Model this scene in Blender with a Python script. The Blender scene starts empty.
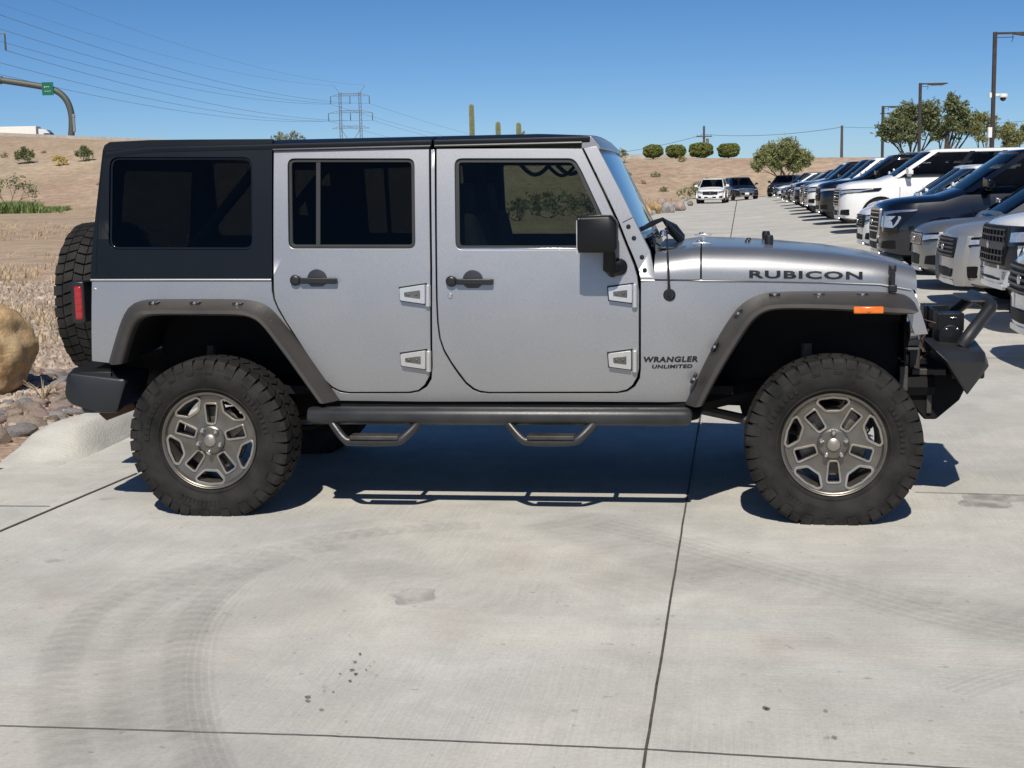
import bpy, bmesh, math, random
from mathutils import Vector, Matrix, noise
from math import sin, cos, pi, radians as R
random.seed(7)
SC = bpy.context.scene
COL = SC.collection
# ------------------------------------------------------------------ camera
FPX, PITCH, ROLL, CH = 1411.4, 0.1403, 0.0196, 1.573
cam_d = bpy.data.cameras.new('camera'); cam = bpy.data.objects.new('camera', cam_d); COL.objects.link(cam)
cam_d.sensor_width = 36.0; cam_d.lens = 36.0*FPX/1024; cam_d.clip_start = 0.05; cam_d.clip_end = 6000
_U = Vector((0, sin(PITCH), cos(PITCH))); _X = Vector((1, 0, 0))
CR = cos(ROLL)*_X - sin(ROLL)*_U
CU = sin(ROLL)*_X + cos(ROLL)*_U
CF = Vector((0, cos(PITCH), -sin(PITCH)))
CP = Vector((0, 0, CH))
cam.matrix_world = Matrix(((CR.x, CU.x, -CF.x, CP.x), (CR.y, CU.y, -CF.y, CP.y), (CR.z, CU.z, -CF.z, CP.z), (0, 0, 0, 1)))
SC.camera = cam
# ------------------------------------------------------------------ light
SUN_TO = Vector((-0.10, -0.84, 0.95)).normalized()      # towards the sun (behind the viewer)
sun_el = math.asin(SUN_TO.z); sun_az = math.atan2(SUN_TO.x, SUN_TO.y)
w = bpy.data.worlds.new('World'); SC.world = w; w.use_nodes = True
nt = w.node_tree; nt.nodes.clear()
sky = nt.nodes.new('ShaderNodeTexSky'); sky.sky_type = 'NISHITA'; sky.sun_disc = False
sky.sun_elevation = sun_el; sky.sun_rotation = sun_az; sky.altitude = 1000; sky.air_density = 0.6; sky.dust_density = 0.6; sky.ozone_density = 4.0
bg = nt.nodes.new('ShaderNodeBackground'); bg.inputs['Strength'].default_value = 0.09
wo = nt.nodes.new('ShaderNodeOutputWorld')
hs = nt.nodes.new('ShaderNodeHueSaturation'); hs.inputs['Saturation'].default_value = 1.2
nt.links.new(sky.outputs[0], hs.inputs['Color']); nt.links.new(hs.outputs[0], bg.inputs[0]); nt.links.new(bg.outputs[0], wo.inputs[0])
sd = bpy.data.lights.new('sun', 'SUN'); sd.energy = 4.7; sd.angle = R(0.53); sd.color = (1.0, 0.94, 0.84)
so = bpy.data.objects.new('sun', sd); COL.objects.link(so); so.location = (0, -20, 40)
so.rotation_euler = (-SUN_TO).to_track_quat('-Z', 'Y').to_euler()
SC.view_settings.view_transform = 'Standard'; SC.view_settings.look = 'None'
SC.view_settings.exposure = 0.0; SC.view_settings.gamma = 1.0; SC.view_settings.use_curve_mapping = False
SC.cycles.max_bounces = 8; SC.cycles.transparent_max_bounces = 12
# ------------------------------------------------------------------ picture to place
def ray(px, py):
    a = (px-512)/FPX; b = (384-py)/FPX
    return CF + a*CR + b*CU
def ground(px, py, z=0.0):
    d = ray(px, py); t = (z-CH)/d.z
    return CP + d*t
def at(px, py, Y):
    d = ray(px, py); return CP + d*(Y/d.y)
# ------------------------------------------------------------------ materials
def lin(c):
    return tuple(((v/255)/12.92 if v/255 <= .04045 else ((v/255+.055)/1.055)**2.4) for v in c)
def newmat(name):
    m = bpy.data.materials.new(name); m.use_nodes = True
    n = m.node_tree; b = n.nodes['Principled BSDF']
    return m, n, b
def pm(name, col, rough=.5, metal=0.0, nscale=8.0, namp=.12, bump=0.0, bscale=None, coat=0.0, rvar=.1, spec=.5, detail=5, col2=None, emit=0, aniso=None):
    m, n, b = newmat(name)
    tc = n.nodes.new('ShaderNodeTexCoord'); src = tc.outputs['Object']
    if aniso:
        mp = n.nodes.new('ShaderNodeMapping'); mp.inputs['Scale'].default_value = aniso; n.links.new(src, mp.inputs[0]); src = mp.outputs[0]
    no = n.nodes.new('ShaderNodeTexNoise'); no.inputs['Scale'].default_value = nscale; no.inputs['Detail'].default_value = detail
    n.links.new(src, no.inputs['Vector'])
    cr = n.nodes.new('ShaderNodeValToRGB')
    c2 = col2 if col2 else tuple(min(1, c*(1+namp)) for c in col)
    c1 = tuple(c*(1-namp) for c in col)
    cr.color_ramp.elements[0].position = .3; cr.color_ramp.elements[1].position = .7
    cr.color_ramp.elements[0].color = (*c1, 1); cr.color_ramp.elements[1].color = (*c2, 1)
    n.links.new(no.outputs[0], cr.inputs[0]); n.links.new(cr.outputs[0], b.inputs['Base Color'])
    mr = n.nodes.new('ShaderNodeMapRange'); mr.inputs[3].default_value = max(0, rough-rvar*rough); mr.inputs[4].default_value = min(1, rough+rvar*rough)
    n.links.new(no.outputs[0], mr.inputs[0]); n.links.new(mr.outputs[0], b.inputs['Roughness'])
    b.inputs['Metallic'].default_value = metal; b.inputs['Specular IOR Level'].default_value = spec
    b.inputs['Coat Weight'].default_value = coat; b.inputs['Coat Roughness'].default_value = .04
    if bump:
        n2 = n.nodes.new('ShaderNodeTexNoise'); n2.inputs['Scale'].default_value = bscale or nscale*6; n2.inputs['Detail'].default_value = 4
        n.links.new(src, n2.inputs['Vector'])
        bp = n.nodes.new('ShaderNodeBump'); bp.inputs['Strength'].default_value = bump; bp.inputs['Distance'].default_value = .01
        n.links.new(n2.outputs[0], bp.inputs['Height']); n.links.new(bp.outputs[0], b.inputs['Normal'])
    if emit:
        b.inputs['Emission Color'].default_value = (*col, 1); b.inputs['Emission Strength'].default_value = emit
    return m
def glassmat(name, tint, refl=1.0, base=.02):
    """tinted car glass: a dark film that lets part of the light through, with a sky reflection"""
    m = bpy.data.materials.new(name); m.use_nodes = True; n = m.node_tree; n.nodes.clear()
    out = n.nodes.new('ShaderNodeOutputMaterial'); tr = n.nodes.new('ShaderNodeBsdfTransparent'); tr.inputs[0].default_value = (*tint, 1)
    gl = n.nodes.new('ShaderNodeBsdfGlossy'); gl.inputs['Roughness'].default_value = base
    fr = n.nodes.new('ShaderNodeFresnel'); fr.inputs[0].default_value = 1.5
    ml = n.nodes.new('ShaderNodeMath'); ml.operation = 'MULTIPLY'; ml.inputs[1].default_value = refl; ml.use_clamp = True
    tcn = n.nodes.new('ShaderNodeTexCoord'); nz = n.nodes.new('ShaderNodeTexNoise'); nz.inputs['Scale'].default_value = 3.0
    bp = n.nodes.new('ShaderNodeBump'); bp.inputs['Strength'].default_value = .02; bp.inputs['Distance'].default_value = .02
    n.links.new(tcn.outputs['Object'], nz.inputs['Vector']); n.links.new(nz.outputs[0], bp.inputs['Height']); n.links.new(bp.outputs[0], gl.inputs['Normal'])
    mx = n.nodes.new('ShaderNodeMixShader')
    n.links.new(fr.outputs[0], ml.inputs[0]); n.links.new(ml.outputs[0], mx.inputs[0])
    n.links.new(tr.outputs[0], mx.inputs[1]); n.links.new(gl.outputs[0], mx.inputs[2]); n.links.new(mx.outputs[0], out.inputs[0])
    return m
# ------------------------------------------------------------------ mesh helpers
class MB:
    def __init__(s): s.v = []; s.f = []; s.m = []; s.cur = 0
    def add(s, vs, fs):
        o = len(s.v); s.v += [tuple(v) for v in vs]; s.f += [tuple(i+o for i in f) for f in fs]; s.m += [s.cur]*len(fs)
    def box(s, c, d, rot=None):
        hx, hy, hz = d[0]/2, d[1]/2, d[2]/2
        vs = [Vector((x, y, z)) for x in (-hx, hx) for y in (-hy, hy) for z in (-hz, hz)]
        if rot is not None: vs = [rot @ v for v in vs]
        c = Vector(c); vs = [v+c for v in vs]
        s.add(vs, [(0, 1, 3, 2), (4, 6, 7, 5), (0, 4, 5, 1), (2, 3, 7, 6), (0, 2, 6, 4), (1, 5, 7, 3)])
    def tube(s, pts, r, n=10, caps=True):
        pts = [Vector(p) for p in pts]; N = len(pts)
        rs = r if isinstance(r, (list, tuple)) else [r]*N
        vs = []; up = None
        for i, p in enumerate(pts):
            t = (pts[min(i+1, N-1)]-pts[max(i-1, 0)]).normalized()
            if up is None:
                up = Vector((0, 0, 1)) if abs(t.z) < .9 else Vector((1, 0, 0))
            a = t.cross(up).normalized(); b = a.cross(t).normalized(); up = b
            for k in range(n):
                th = 2*pi*k/n; vs.append(p+(a*cos(th)+b*sin(th))*rs[i])
        fs = [(i*n+k, i*n+(k+1) % n, (i+1)*n+(k+1) % n, (i+1)*n+k) for i in range(N-1) for k in range(n)]
        if caps: fs += [tuple(range(n-1, -1, -1)), tuple((N-1)*n+k for k in range(n))]
        s.add(vs, fs)
    def lathe(s, prof, c=(0, 0, 0), n=32, axis='y', closed=False):
        """prof: (r, h) pairs, revolved about axis through c"""
        vs = []; m = len(prof)
        for k in range(n):
            th = 2*pi*k/n
            for r, h in prof:
                if axis == 'y': vs.append((c[0]+r*cos(th), c[1]+h, c[2]+r*sin(th)))
                elif axis == 'z': vs.append((c[0]+r*cos(th), c[1]+r*sin(th), c[2]+h))
                else: vs.append((c[0]+h, c[1]+r*cos(th), c[2]+r*sin(th)))
        fs = []
        for k in range(n):
            k2 = (k+1) % n
            for j in range(m-1+(1 if closed else 0)):
                j2 = (j+1) % m
                fs.append((k*m+j, k*m+j2, k2*m+j2, k2*m+j))
        s.add(vs, fs)
    def disc(s, c, r, h, n=16, axis='y'):
        s.lathe([(0.0001, h), (r, h), (r, 0), (0.0001, 0)], c, n, axis)
    def loft(s, rings, closed=True, caps=False):
        n = len(rings[0]); vs = [p for rg in rings for p in rg]; fs = []
        for i in range(len(rings)-1):
            for k in range(n if closed else n-1):
                k2 = (k+1) % n; fs.append((i*n+k, i*n+k2, (i+1)*n+k2, (i+1)*n+k))
        if caps: fs += [tuple(range(n-1, -1, -1)), tuple((len(rings)-1)*n+k for k in range(n))]
        s.add(vs, fs)
    def prism(s, pts, mapf, w0, w1):
        n = len(pts); vs = [mapf(u, v, w0) for u, v in pts]+[mapf(u, v, w1) for u, v in pts]
        s.add(vs, [tuple(range(n)), tuple(range(2*n-1, n-1, -1))]+[(k, (k+1) % n, n+(k+1) % n, n+k) for k in range(n)])
    def obj(s, name, mats, parent=None, bevel=0, seg=2, smooth=35, weld=True, sub=0):
        me = bpy.data.meshes.new(name); me.from_pydata(s.v, [], s.f)
        if not isinstance(mats, (list, tuple)): mats = [mats]
        for m in mats: me.materials.append(m)
        if len(mats) > 1: me.polygons.foreach_set('material_index', s.m)
        bm = bmesh.new(); bm.from_mesh(me)
        if weld: bmesh.ops.remove_doubles(bm, verts=bm.verts, dist=1e-5)
        bmesh.ops.recalc_face_normals(bm, faces=bm.faces)
        bm.to_mesh(me); bm.free()
        return link(name, me, parent, bevel, seg, smooth, sub)
def link(name, me, parent=None, bevel=0, seg=2, smooth=35, sub=0):
    if smooth:
        me.polygons.foreach_set('use_smooth', [True]*len(me.polygons)); me.set_sharp_from_angle(angle=R(smooth))
    o = bpy.data.objects.new(name, me); COL.objects.link(o)
    if parent: o.parent = parent
    if bevel:
        b = o.modifiers.new('bevel', 'BEVEL'); b.width = bevel; b.segments = seg; b.limit_method = 'ANGLE'; b.angle_limit = R(40)
        b.harden_normals = False
    if sub:
        q = o.modifiers.new('sub', 'SUBSURF'); q.levels = sub; q.render_levels = sub
    return o
def fill2d(outline, holes=(), ucuts=(), vcuts=()):
    bm = bmesh.new()
    for loop in [outline]+list(holes):
        vs = [bm.verts.new((u, v, 0)) for u, v in loop]
        for i in range(len(vs)): bm.edges.new((vs[i], vs[(i+1) % len(vs)]))
    bmesh.ops.triangle_fill(bm, edges=bm.edges[:], use_beauty=True, use_dissolve=False, normal=(0, 0, 1))
    for u in ucuts: bmesh.ops.bisect_plane(bm, geom=bm.verts[:]+bm.edges[:]+bm.faces[:], plane_co=(u, 0, 0), plane_no=(1, 0, 0), dist=1e-6)
    for v in vcuts: bmesh.ops.bisect_plane(bm, geom=bm.verts[:]+bm.edges[:]+bm.faces[:], plane_co=(0, v, 0), plane_no=(0, 1, 0), dist=1e-6)
    bm.verts.index_update()
    V = [(v.co.x, v.co.y) for v in bm.verts]; F = [tuple(v.index for v in f.verts) for f in bm.faces]
    B = [tuple(v.index for v in e.verts) for e in bm.edges if len(e.link_faces) == 1]
    bm.free(); return V, F, B
def plate(mb, outline, holes, mapf, w0, w1, ucuts=(), vcuts=()):
    """a sheet with real thickness: 2-D shape, w0 outer and w1 inner face"""
    V, F, B = fill2d(outline, holes, ucuts, vcuts); n = len(V)
    vs = [mapf(u, v, w0) for u, v in V]+[mapf(u, v, w1) for u, v in V]
    fs = list(F)+[tuple(i+n for i in reversed(f)) for f in F]+[(a, b, b+n, a+n) for a, b in B]
    mb.add(vs, fs)
def rnd(pts, r=.02, n=5):
    """round every corner of a polygon; r a number or one per corner"""
    out = []; N = len(pts)
    for i in range(N):
        rr = r[i] if isinstance(r, (list, tuple)) else r
        p = Vector(pts[i]); a = Vector(pts[i-1])-p; b = Vector(pts[(i+1) % N])-p
        la, lb = a.length, b.length
        if rr <= 0 or la < 1e-6 or lb < 1e-6: out.append(tuple(p)); continue
        d = min(rr, la*.45, lb*.45); A = p+a/la*d; B = p+b/lb*d
        for k in range(n+1):
            t = k/n; q = A*(1-t)**2+p*2*t*(1-t)+B*t*t; out.append(tuple(q))
    return out
def smoothpoly(pts, it=2):
    for _ in range(it):
        o = [pts[0]]
        for a, b in zip(pts, pts[1:]):
            a = Vector(a); b = Vector(b); o += [tuple(a*.75+b*.25), tuple(a*.25+b*.75)]
        o.append(pts[-1]); pts = o
    return pts
def resample(pts, n):
    P = [Vector(p) for p in pts]; L = [0]
    for a, b in zip(P, P[1:]): L.append(L[-1]+(b-a).length)
    out = []
    for k in range(n):
        d = L[-1]*k/(n-1); i = 0
        while i < len(L)-2 and L[i+1] < d: i += 1
        t = (d-L[i])/max(1e-9, L[i+1]-L[i]); out.append(P[i].lerp(P[i+1], min(1, t)))
    return out
def tag(o, label=None, cat=None, group=None, kind=None):
    if label: o['label'] = label
    if cat: o['category'] = cat
    if group: o['group'] = group
    if kind: o['kind'] = kind
    return o
def thing(name, loc, label, cat, rz=0, group=None):
    o = bpy.data.objects.new(name, None); COL.objects.link(o); o.location = loc; o.rotation_euler = (0, 0, rz)
    o.empty_display_size = .2
    return tag(o, label, cat, group)
def copy_tree(o, parent=None):
    c = o.copy(); COL.objects.link(c)
    if parent: c.parent = parent
    for ch in list(o.children): copy_tree(ch, c)
    return c
def inter(x, xs, ys):
    if x <= xs[0]: return ys[0]
    for i in range(len(xs)-1):
        if x <= xs[i+1]:
            t = (x-xs[i])/(xs[i+1]-xs[i]); return ys[i]*(1-t)+ys[i+1]*t
    return ys[-1]
def sstep(t): t = max(0, min(1, t)); return t*t*(3-2*t)
# ================================================================== MATERIALS
M = {}
def silver(name, col, rough=.34, metal=.85):
    m, n, b = newmat(name)
    tc = n.nodes.new('ShaderNodeTexCoord')
    no = n.nodes.new('ShaderNodeTexNoise'); no.inputs['Scale'].default_value = 260; no.inputs['Detail'].default_value = 2
    n.links.new(tc.outputs['Object'], no.inputs['Vector'])
    n3 = n.nodes.new('ShaderNodeTexNoise'); n3.inputs['Scale'].default_value = 3.0; n3.inputs['Detail'].default_value = 6
    n.links.new(tc.outputs['Object'], n3.inputs['Vector'])
    cr = n.nodes.new('ShaderNodeValToRGB'); e = cr.color_ramp.elements
    e[0].position = .32; e[1].position = .68; e[0].color = (*[c*.90 for c in col], 1); e[1].color = (*[c*1.10 for c in col], 1)
    n.links.new(no.outputs[0], cr.inputs[0])
    # road dust: warms and dulls the lower body in patches
    sp = n.nodes.new('ShaderNodeSeparateXYZ'); n.links.new(tc.outputs['Object'], sp.inputs[0])
    mr = n.nodes.new('ShaderNodeMapRange'); mr.inputs[1].default_value = 1.15; mr.inputs[2].default_value = .45; mr.inputs[3].default_value = .02; mr.inputs[4].default_value = .55
    n.links.new(sp.outputs[2], mr.inputs[0])
    mu = n.nodes.new('ShaderNodeMath'); mu.operation = 'MULTIPLY'; n.links.new(mr.outputs[0], mu.inputs[0]); n.links.new(n3.outputs[0], mu.inputs[1])
    mx = n.nodes.new('ShaderNodeMixRGB'); mx.inputs[2].default_value = (.30, .27, .22, 1)
    n.links.new(mu.outputs[0], mx.inputs[0]); n.links.new(cr.outputs[0], mx.inputs[1]); n.links.new(mx.outputs[0], b.inputs['Base Color'])
    mm = n.nodes.new('ShaderNodeMath'); mm.operation = 'MULTIPLY_ADD'; mm.inputs[1].default_value = -metal*.8; mm.inputs[2].default_value = metal
    n.links.new(mu.outputs[0], mm.inputs[0]); n.links.new(mm.outputs[0], b.inputs['Metallic'])
    r2 = n.nodes.new('ShaderNodeMapRange'); r2.inputs[3].default_value = rough-.03; r2.inputs[4].default_value = rough+.08
    n.links.new(n3.outputs[0], r2.inputs[0]); n.links.new(r2.outputs[0], b.inputs['Roughness'])
    bp = n.nodes.new('ShaderNodeBump'); bp.inputs['Strength'].default_value = .06; bp.inputs['Distance'].default_value = .002
    n.links.new(no.outputs[0], bp.inputs['Height']); n.links.new(bp.outputs[0], b.inputs['Normal'])
    b.inputs['Coat Weight'].default_value = .35; b.inputs['Coat Roughness'].default_value = .08
    return m
M['silver'] = silver('silver_metallic_paint', (.375, .378, .388), .41, .84)
M['hinge'] = silver('hinge_paint', (.60, .60, .60), .36, .7)
M['chromeish'] = pm('satin_silver', (.55, .55, .56), .22, .9, 20, .08)
M['hardtop'] = pm('hardtop_grain', (.004, .0065, .0105), .38, 0, 3, .12, .06, 260, spec=.26)
M['flare'] = pm('faded_flare_plastic', (.040, .036, .033), .55, 0, 5, .25, .12, 300, spec=.4)
M['black_plastic'] = pm('black_plastic', (.012, .013, .015), .38, 0, 6, .2, .08, 300)
M['black_gloss'] = pm('gloss_black', (.006, .006, .007), .12, 0, 4, .1, coat=.3)
M['mirror'] = pm('mirror_black', (.005, .0055, .007), .42, 0, 6, .15, spec=.3)
M['seal'] = pm('rubber_seal', (.018, .019, .02), .5, 0, 12, .15)
M['cup_shade'] = pm('handle_cup_shade', (.05, .051, .054), .35, .4, 6, .2)  # dark tone stands for the shade inside the silver cup
M['under'] = pm('underbody_black', (.008, .008, .009), .8, 0, 9, .3, spec=.2)
M['steel_dust'] = pm('dusty_steel', (.06, .055, .05), .6, .4, 9, .4, .2, 80)
M['tube'] = pm('step_powder_coat', (.028, .029, .031), .36, .1, 7, .35, .08, 200)
M['armor'] = pm('bumper_powder_coat', (.017, .018, .020), .45, .1, 6, .3, .15, 220)
M['tyre'] = pm('tyre_rubber', (.012, .012, .012), .76, 0, 10, .35, .15, 160, spec=.24, col2=(.030, .028, .026))
M['rim'] = pm('painted_rim_grey', (.17, .155, .135), .38, .75, 14, .18, .03)
M['rim_bright'] = pm('machined_rim_edge', (.40, .365, .32), .40, .9, 20, .12)
M['disc'] = pm('brake_steel', (.16, .14, .12), .5, .7, 30, .4)
M['glass_front'] = glassmat('light_tint_glass', (.60, .64, .60), .45)
M['glass_rear'] = glassmat('dark_tint_glass', (.34, .36, .35), .35)
M['windshield'] = glassmat('windshield_glass', (.80, .84, .83), 1.6, .03)
M['amber'] = pm('amber_lens', (.75, .16, .01), .2, 0, 30, .15, coat=.8)
M['red_lens'] = pm('red_lens', (.32, .008, .012), .18, 0, 40, .2, coat=.8)
M['clear_lens'] = pm('clear_lens', (.55, .57, .6), .08, .5, 30, .2, coat=1)
M['seat'] = pm('seat_cloth', (.022, .022, .024), .9, 0, 40, .2, .2)
M['decal'] = pm('decal_black', (.006, .006, .006), .4)
M['decal_grey'] = pm('decal_grey', (.05, .05, .055), .4)
M['white'] = pm('white_mark', (.7, .7, .68), .6)
# ================================================================== VEHICLE FRAME
PSI = 0.1435
JO = Vector((0.1228, 7.396, 0))
JX = Vector((cos(PSI), -sin(PSI), 0)); JY = Vector((sin(PSI), cos(PSI), 0))
ZB = 1.125        # belt line
def hw(x, z):
    if z <= ZB: w = .787+.020*(1-((z-.82)/.36)**2)
    else: w = .787+.020*(1-((ZB-.82)/.36)**2)-(z-ZB)*.10-.055*(z-ZB)**2
    if x > .72: w -= .155*min(1.3, (x-.72)/1.03)
    return w
def JL(px, py, y):
    """point of the picture on the plane local y (near side negative)"""
    d = ray(px, py); o = CP-JO
    t = (y-o.dot(JY))/d.dot(JY); p = o+d*t
    return p.dot(JX), p.z
def J(px, py):
    y = -.79
    for _ in range(6):
        x, z = JL(px, py, y); y = -hw(x, z)
    return (x, z)
def JP(pts): return [J(*p) for p in pts]
jeep = thing('off_road_vehicle', JO, 'silver four-door off-road vehicle with black hardtop and lifted knobby tyres, side on across the foreground', 'car', -PSI)
ZC = [ZB-.6, .6, .7, .8, .9, 1.0, 1.08, ZB, 1.17, 1.25, 1.35, 1.45, 1.55, 1.65, 1.72]
XC = [.72, .9, 1.1, 1.3, 1.5]
def side(name, outline, holes, mat, parent, s, w0=0.0, w1=-.03, bevel=.004, smooth=30):
    mb = MB()
    plate(mb, outline, holes, lambda u, v, w: (u, s*(hw(u, v)+w), v), w0, w1, XC, ZC)
    return mb.obj(name, mat, parent, bevel, 2, smooth)
# --- outlines (local x, z)
rd_top = [(275, 149.5), (428.3, 149.5)]
RD0 = JP([(275, 149.5), (428.3, 149.5), (429.6, 270), (430, 366)]+[(428.5, 376), (424, 384), (418, 389), (409, 390.8)]+[(350, 391), (341, 389.5), (333, 385.5), (326, 379), (318, 368), (307, 351.5), (296.5, 335), (288, 322), (280, 308), (276, 298), (275.0, 289), (274.8, 275)])
FD0 = JP([(437.5, 149.5), (581.5, 149.5), (602.5, 193), (617, 225), (624.5, 244), (633, 265), (636.4, 277), (638, 292), (638, 300), (638, 368)]+[(636.5, 376), (632, 384), (626, 388.8), (617, 390.8)]+[(490, 391), (481, 389.8), (474.5, 387), (467, 381), (460, 371.8), (453, 362), (446, 350), (441.5, 337), (439.6, 322), (438.6, 300)])
RW = rnd(JP([(288, 158.5), (414.5, 158.5), (415.5, 248.5), (289, 248.5)]), .035)
FW = rnd(JP([(455, 158.5), (574, 158.5), (581, 170), (601, 213), (609, 234), (611, 249.5), (456, 249.5)]), [.035, .03, .02, .02, .03, .02, .035])
def offs(poly, d):
    """shrink a polygon by d (towards its centroid side)"""
    n = len(poly); A = sum(poly[i][0]*poly[(i+1) % n][1]-poly[(i+1) % n][0]*poly[i][1] for i in range(n)); sg = 1 if A > 0 else -1
    out = []
    for i in range(n):
        a = Vector(poly[i-1]); p = Vector(poly[i]); b = Vector(poly[(i+1) % n])
        e1 = (p-a); e2 = (b-p)
        if e1.length < 1e-7: e1 = e2
        if e2.length < 1e-7: e2 = e1
        n1 = Vector((-e1.y, e1.x)).normalized(); n2 = Vector((-e2.y, e2.x)).normalized(); q = (n1+n2)
        if q.length < 1e-6: q = n1
        q.normalize(); k = max(.5, q.dot(n1)); out.append(tuple(p+q*(sg*d/k)))
    return out
RD = offs(RD0, -.0045); FD = offs(FD0, -.0045)
def hinge(parent, s, pxs, pin):
    mb = MB(); P = JP(pxs)
    plate(mb, rnd(P, .006, 3), [], lambda u, v, w: (u, s*(hw(u, v)+w), v), .030, .001)
    o = mb.obj('hinge', M['hinge'], parent, .005)
    mb = MB(); plate(mb, offs(P, -.006), [], lambda u, v, w: (u, s*(hw(u, v)+w), v), .0085, .003); mb.obj('hinge_outline_shade', M['decal'], o)  # added black plate: dark outline and shadow round the hinge as colour
    mb = MB(); q = offs(P, .022)
    plate(mb, q, [], lambda u, v, w: (u, s*(hw(u, v)+w), v), .0335, .020)
    for t in (.25, .75):
        a = Vector(q[0]).lerp(Vector(q[1]), t); b = Vector(q[3]).lerp(Vector(q[2]), t); c = (a+b)/2
        mb.disc((c.x, s*(hw(c.x, c.y)+.0335) if s < 0 else hw(c.x, c.y)+.0335, c.y), .006, .004*s, 8)
    mb.obj('hinge_plate', M['rim'], o, .002)
    mb = MB(); a = J(pin[0], pin[1]); b = J(pin[0], pin[2])
    mb.tube([(a[0], s*(hw(*a)+.016), a[1]), (b[0], s*(hw(*b)+.016), b[1])], .013, 12)
    mb.obj('hinge_pin', M['hinge'], o, .003)
def handle(parent, s, bx, by):
    c = J(bx, by); e = J(bx+21, by-.7)
    y0 = hw(*c)
    mb = MB(); mb.lathe([(.0001, s*(y0+.009)), (.044, s*(y0+.009)), (.049, s*(y0+.0075)), (.050, s*(y0-.01))], (e[0], 0, e[1]), 24)
    rc = mb.obj('handle_shade_disc', M['cup_shade'], parent)  # disc proud of the door, the cup's shade put into its colour
    mb = MB(); mb.lathe([(.0001, s*(y0+.034)), (.018, s*(y0+.034)), (.022, s*(y0+.030)), (.026, s*(y0+.028)), (.027, s*(y0))], (c[0], 0, c[1]), 20)
    a = J(bx+5, by-2.6); b = J(bx+42, by-2.6); a2 = J(bx+42, by+3.4); b2 = J(bx+5, by+3.2)
    mb.prism(rnd([a, b, a2, b2], .01, 3), lambda u, v, w: (u, s*(y0+w), v), .036, .016)
    a = J(bx-5, by+4); b = J(bx+42, by+3)
    mb.box(((c[0]+.19), s*(y0+.008), e[1]-.004), (.02, .016, .02))
    mb.obj('door_handle', M['black_plastic'], rc, .004)
def door(name, s, out, win, front):
    d = side(name, out, [win], M['silver'], jeep, s, .006, -.035, .006)
    # seal ring and glass set back in the opening
    mb = MB(); inner = offs(win, .018)
    plate(mb, offs(win, .001), [inner], lambda u, v, w: (u, s*(hw(u, v)+w), v), -.004, -.03)
    mb.obj('window_seal', M['seal'], d, .003)
    mb = MB(); plate(mb, offs(win, .016), [], lambda u, v, w: (u, s*(hw(u, v)+w), v), -.016, -.020, (), (1.35, 1.5))
    g = mb.obj('window', M['glass_front'] if front else M['glass_rear'], d)
    # inner door skin (dark trim)
    mb = MB(); plate(mb, offs(out, .012), [offs(win, .012)], lambda u, v, w: (u, s*(hw(u, v)+w), v), -.037, -.075, (), (ZB,))
    mb.obj('door_trim', M['under'], d)
    if not front:
        a = J(318, 158); b = J(318, 248.5)
        mb = MB(); mb.prism([(a[0]-.012, b[1]), (a[0]+.010, b[1]), (a[0]+.010, a[1]), (a[0]-.012, a[1])], lambda u, v, w: (u, s*(hw(u, v)+w), v), -.006, -.03)
        mb.obj('window_divider', M['seal'], d, .002)
        hinge(d, s, [(400.5, 288), (426, 284.3), (426, 303.5), (401.5, 300)], (428.7, 284.5, 306.5))
        hinge(d, s, [(401.5, 353.5), (426.5, 350), (426.5, 368.5), (402.5, 365)], (429.2, 350.5, 371.5))
        handle(d, s, 296.5, 280)
    else:
        hinge(d, s, [(608.5, 287), (632.3, 284), (632.3, 302.5), (609.5, 299.5)], (635, 284, 307.5))
        hinge(d, s, [(608.5, 353), (631.5, 350), (631.5, 369), (609.5, 366)], (635, 350, 372))
        handle(d, s, 452, 281)
        c = J(450.5, 296); mb = MB(); mb.lathe([(.0001, s*(hw(*c)+.011)), (.010, s*(hw(*c)+.011)), (.013, s*(hw(*c)+.005))], (c[0], 0, c[1]), 16)
        mb.obj('lock', M['chromeish'], d)
        # bright belt strip under the glass
        a = J(456, 250.5); b = J(609, 250.5)
        mb = MB(); mb.prism([(a[0]+.02, a[1]-.004), (b[0]-.02, b[1]-.004), (b[0]-.02, b[1]+.012), (a[0]+.02, a[1]+.012)], lambda u, v, w: (u, s*(hw(u, v)+w), v), .004, -.012)
        mb.obj('belt_strip', M['chromeish'], d, .002)
    return d
# --- tub side (one sheet: rear quarter, sill, pillar between the doors, front wing)
TUB = JP([(92, 280), (271.5, 280), (271.6, 290), (273.6, 300), (278, 310), (286, 323.5), (294.5, 337), (305, 353.5), (316, 370), (324, 381), (331.5, 388), (340, 392.3), (350, 393.6),
          (410, 393.4), (419, 391.6), (427, 386.5), (431.6, 379), (432.6, 366), (432.2, 270), (431, 149.5),
          (434.6, 149.5), (436, 300), (437, 322), (439, 338), (443.6, 351.5), (451, 364), (458, 374.2), (465.5, 383.8), (473, 390), (480.5, 392.8), (490, 393.6),
          (617, 393.5), (627.5, 391.5), (635, 386.5), (640, 378), (641, 368), (641, 300), (641, 280.5),
          (702, 280), (760, 281), (820, 282), (880, 284), (913, 290), (918, 302), (928, 334), (915, 335), (905, 308), (880, 300), (770, 300), (748, 312), (733, 335), (712, 372), (700, 401.5),
          (560, 401.5), (420, 401.5), (335, 400.5), (325, 390), (280, 335), (262, 312), (245, 308), (155, 308), (138, 316), (124, 345), (119, 364), (92, 361)])
def tub_side(s):
    return side('body_side', TUB, [], M['silver'], jeep, s, 0, -.03, .004)
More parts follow.
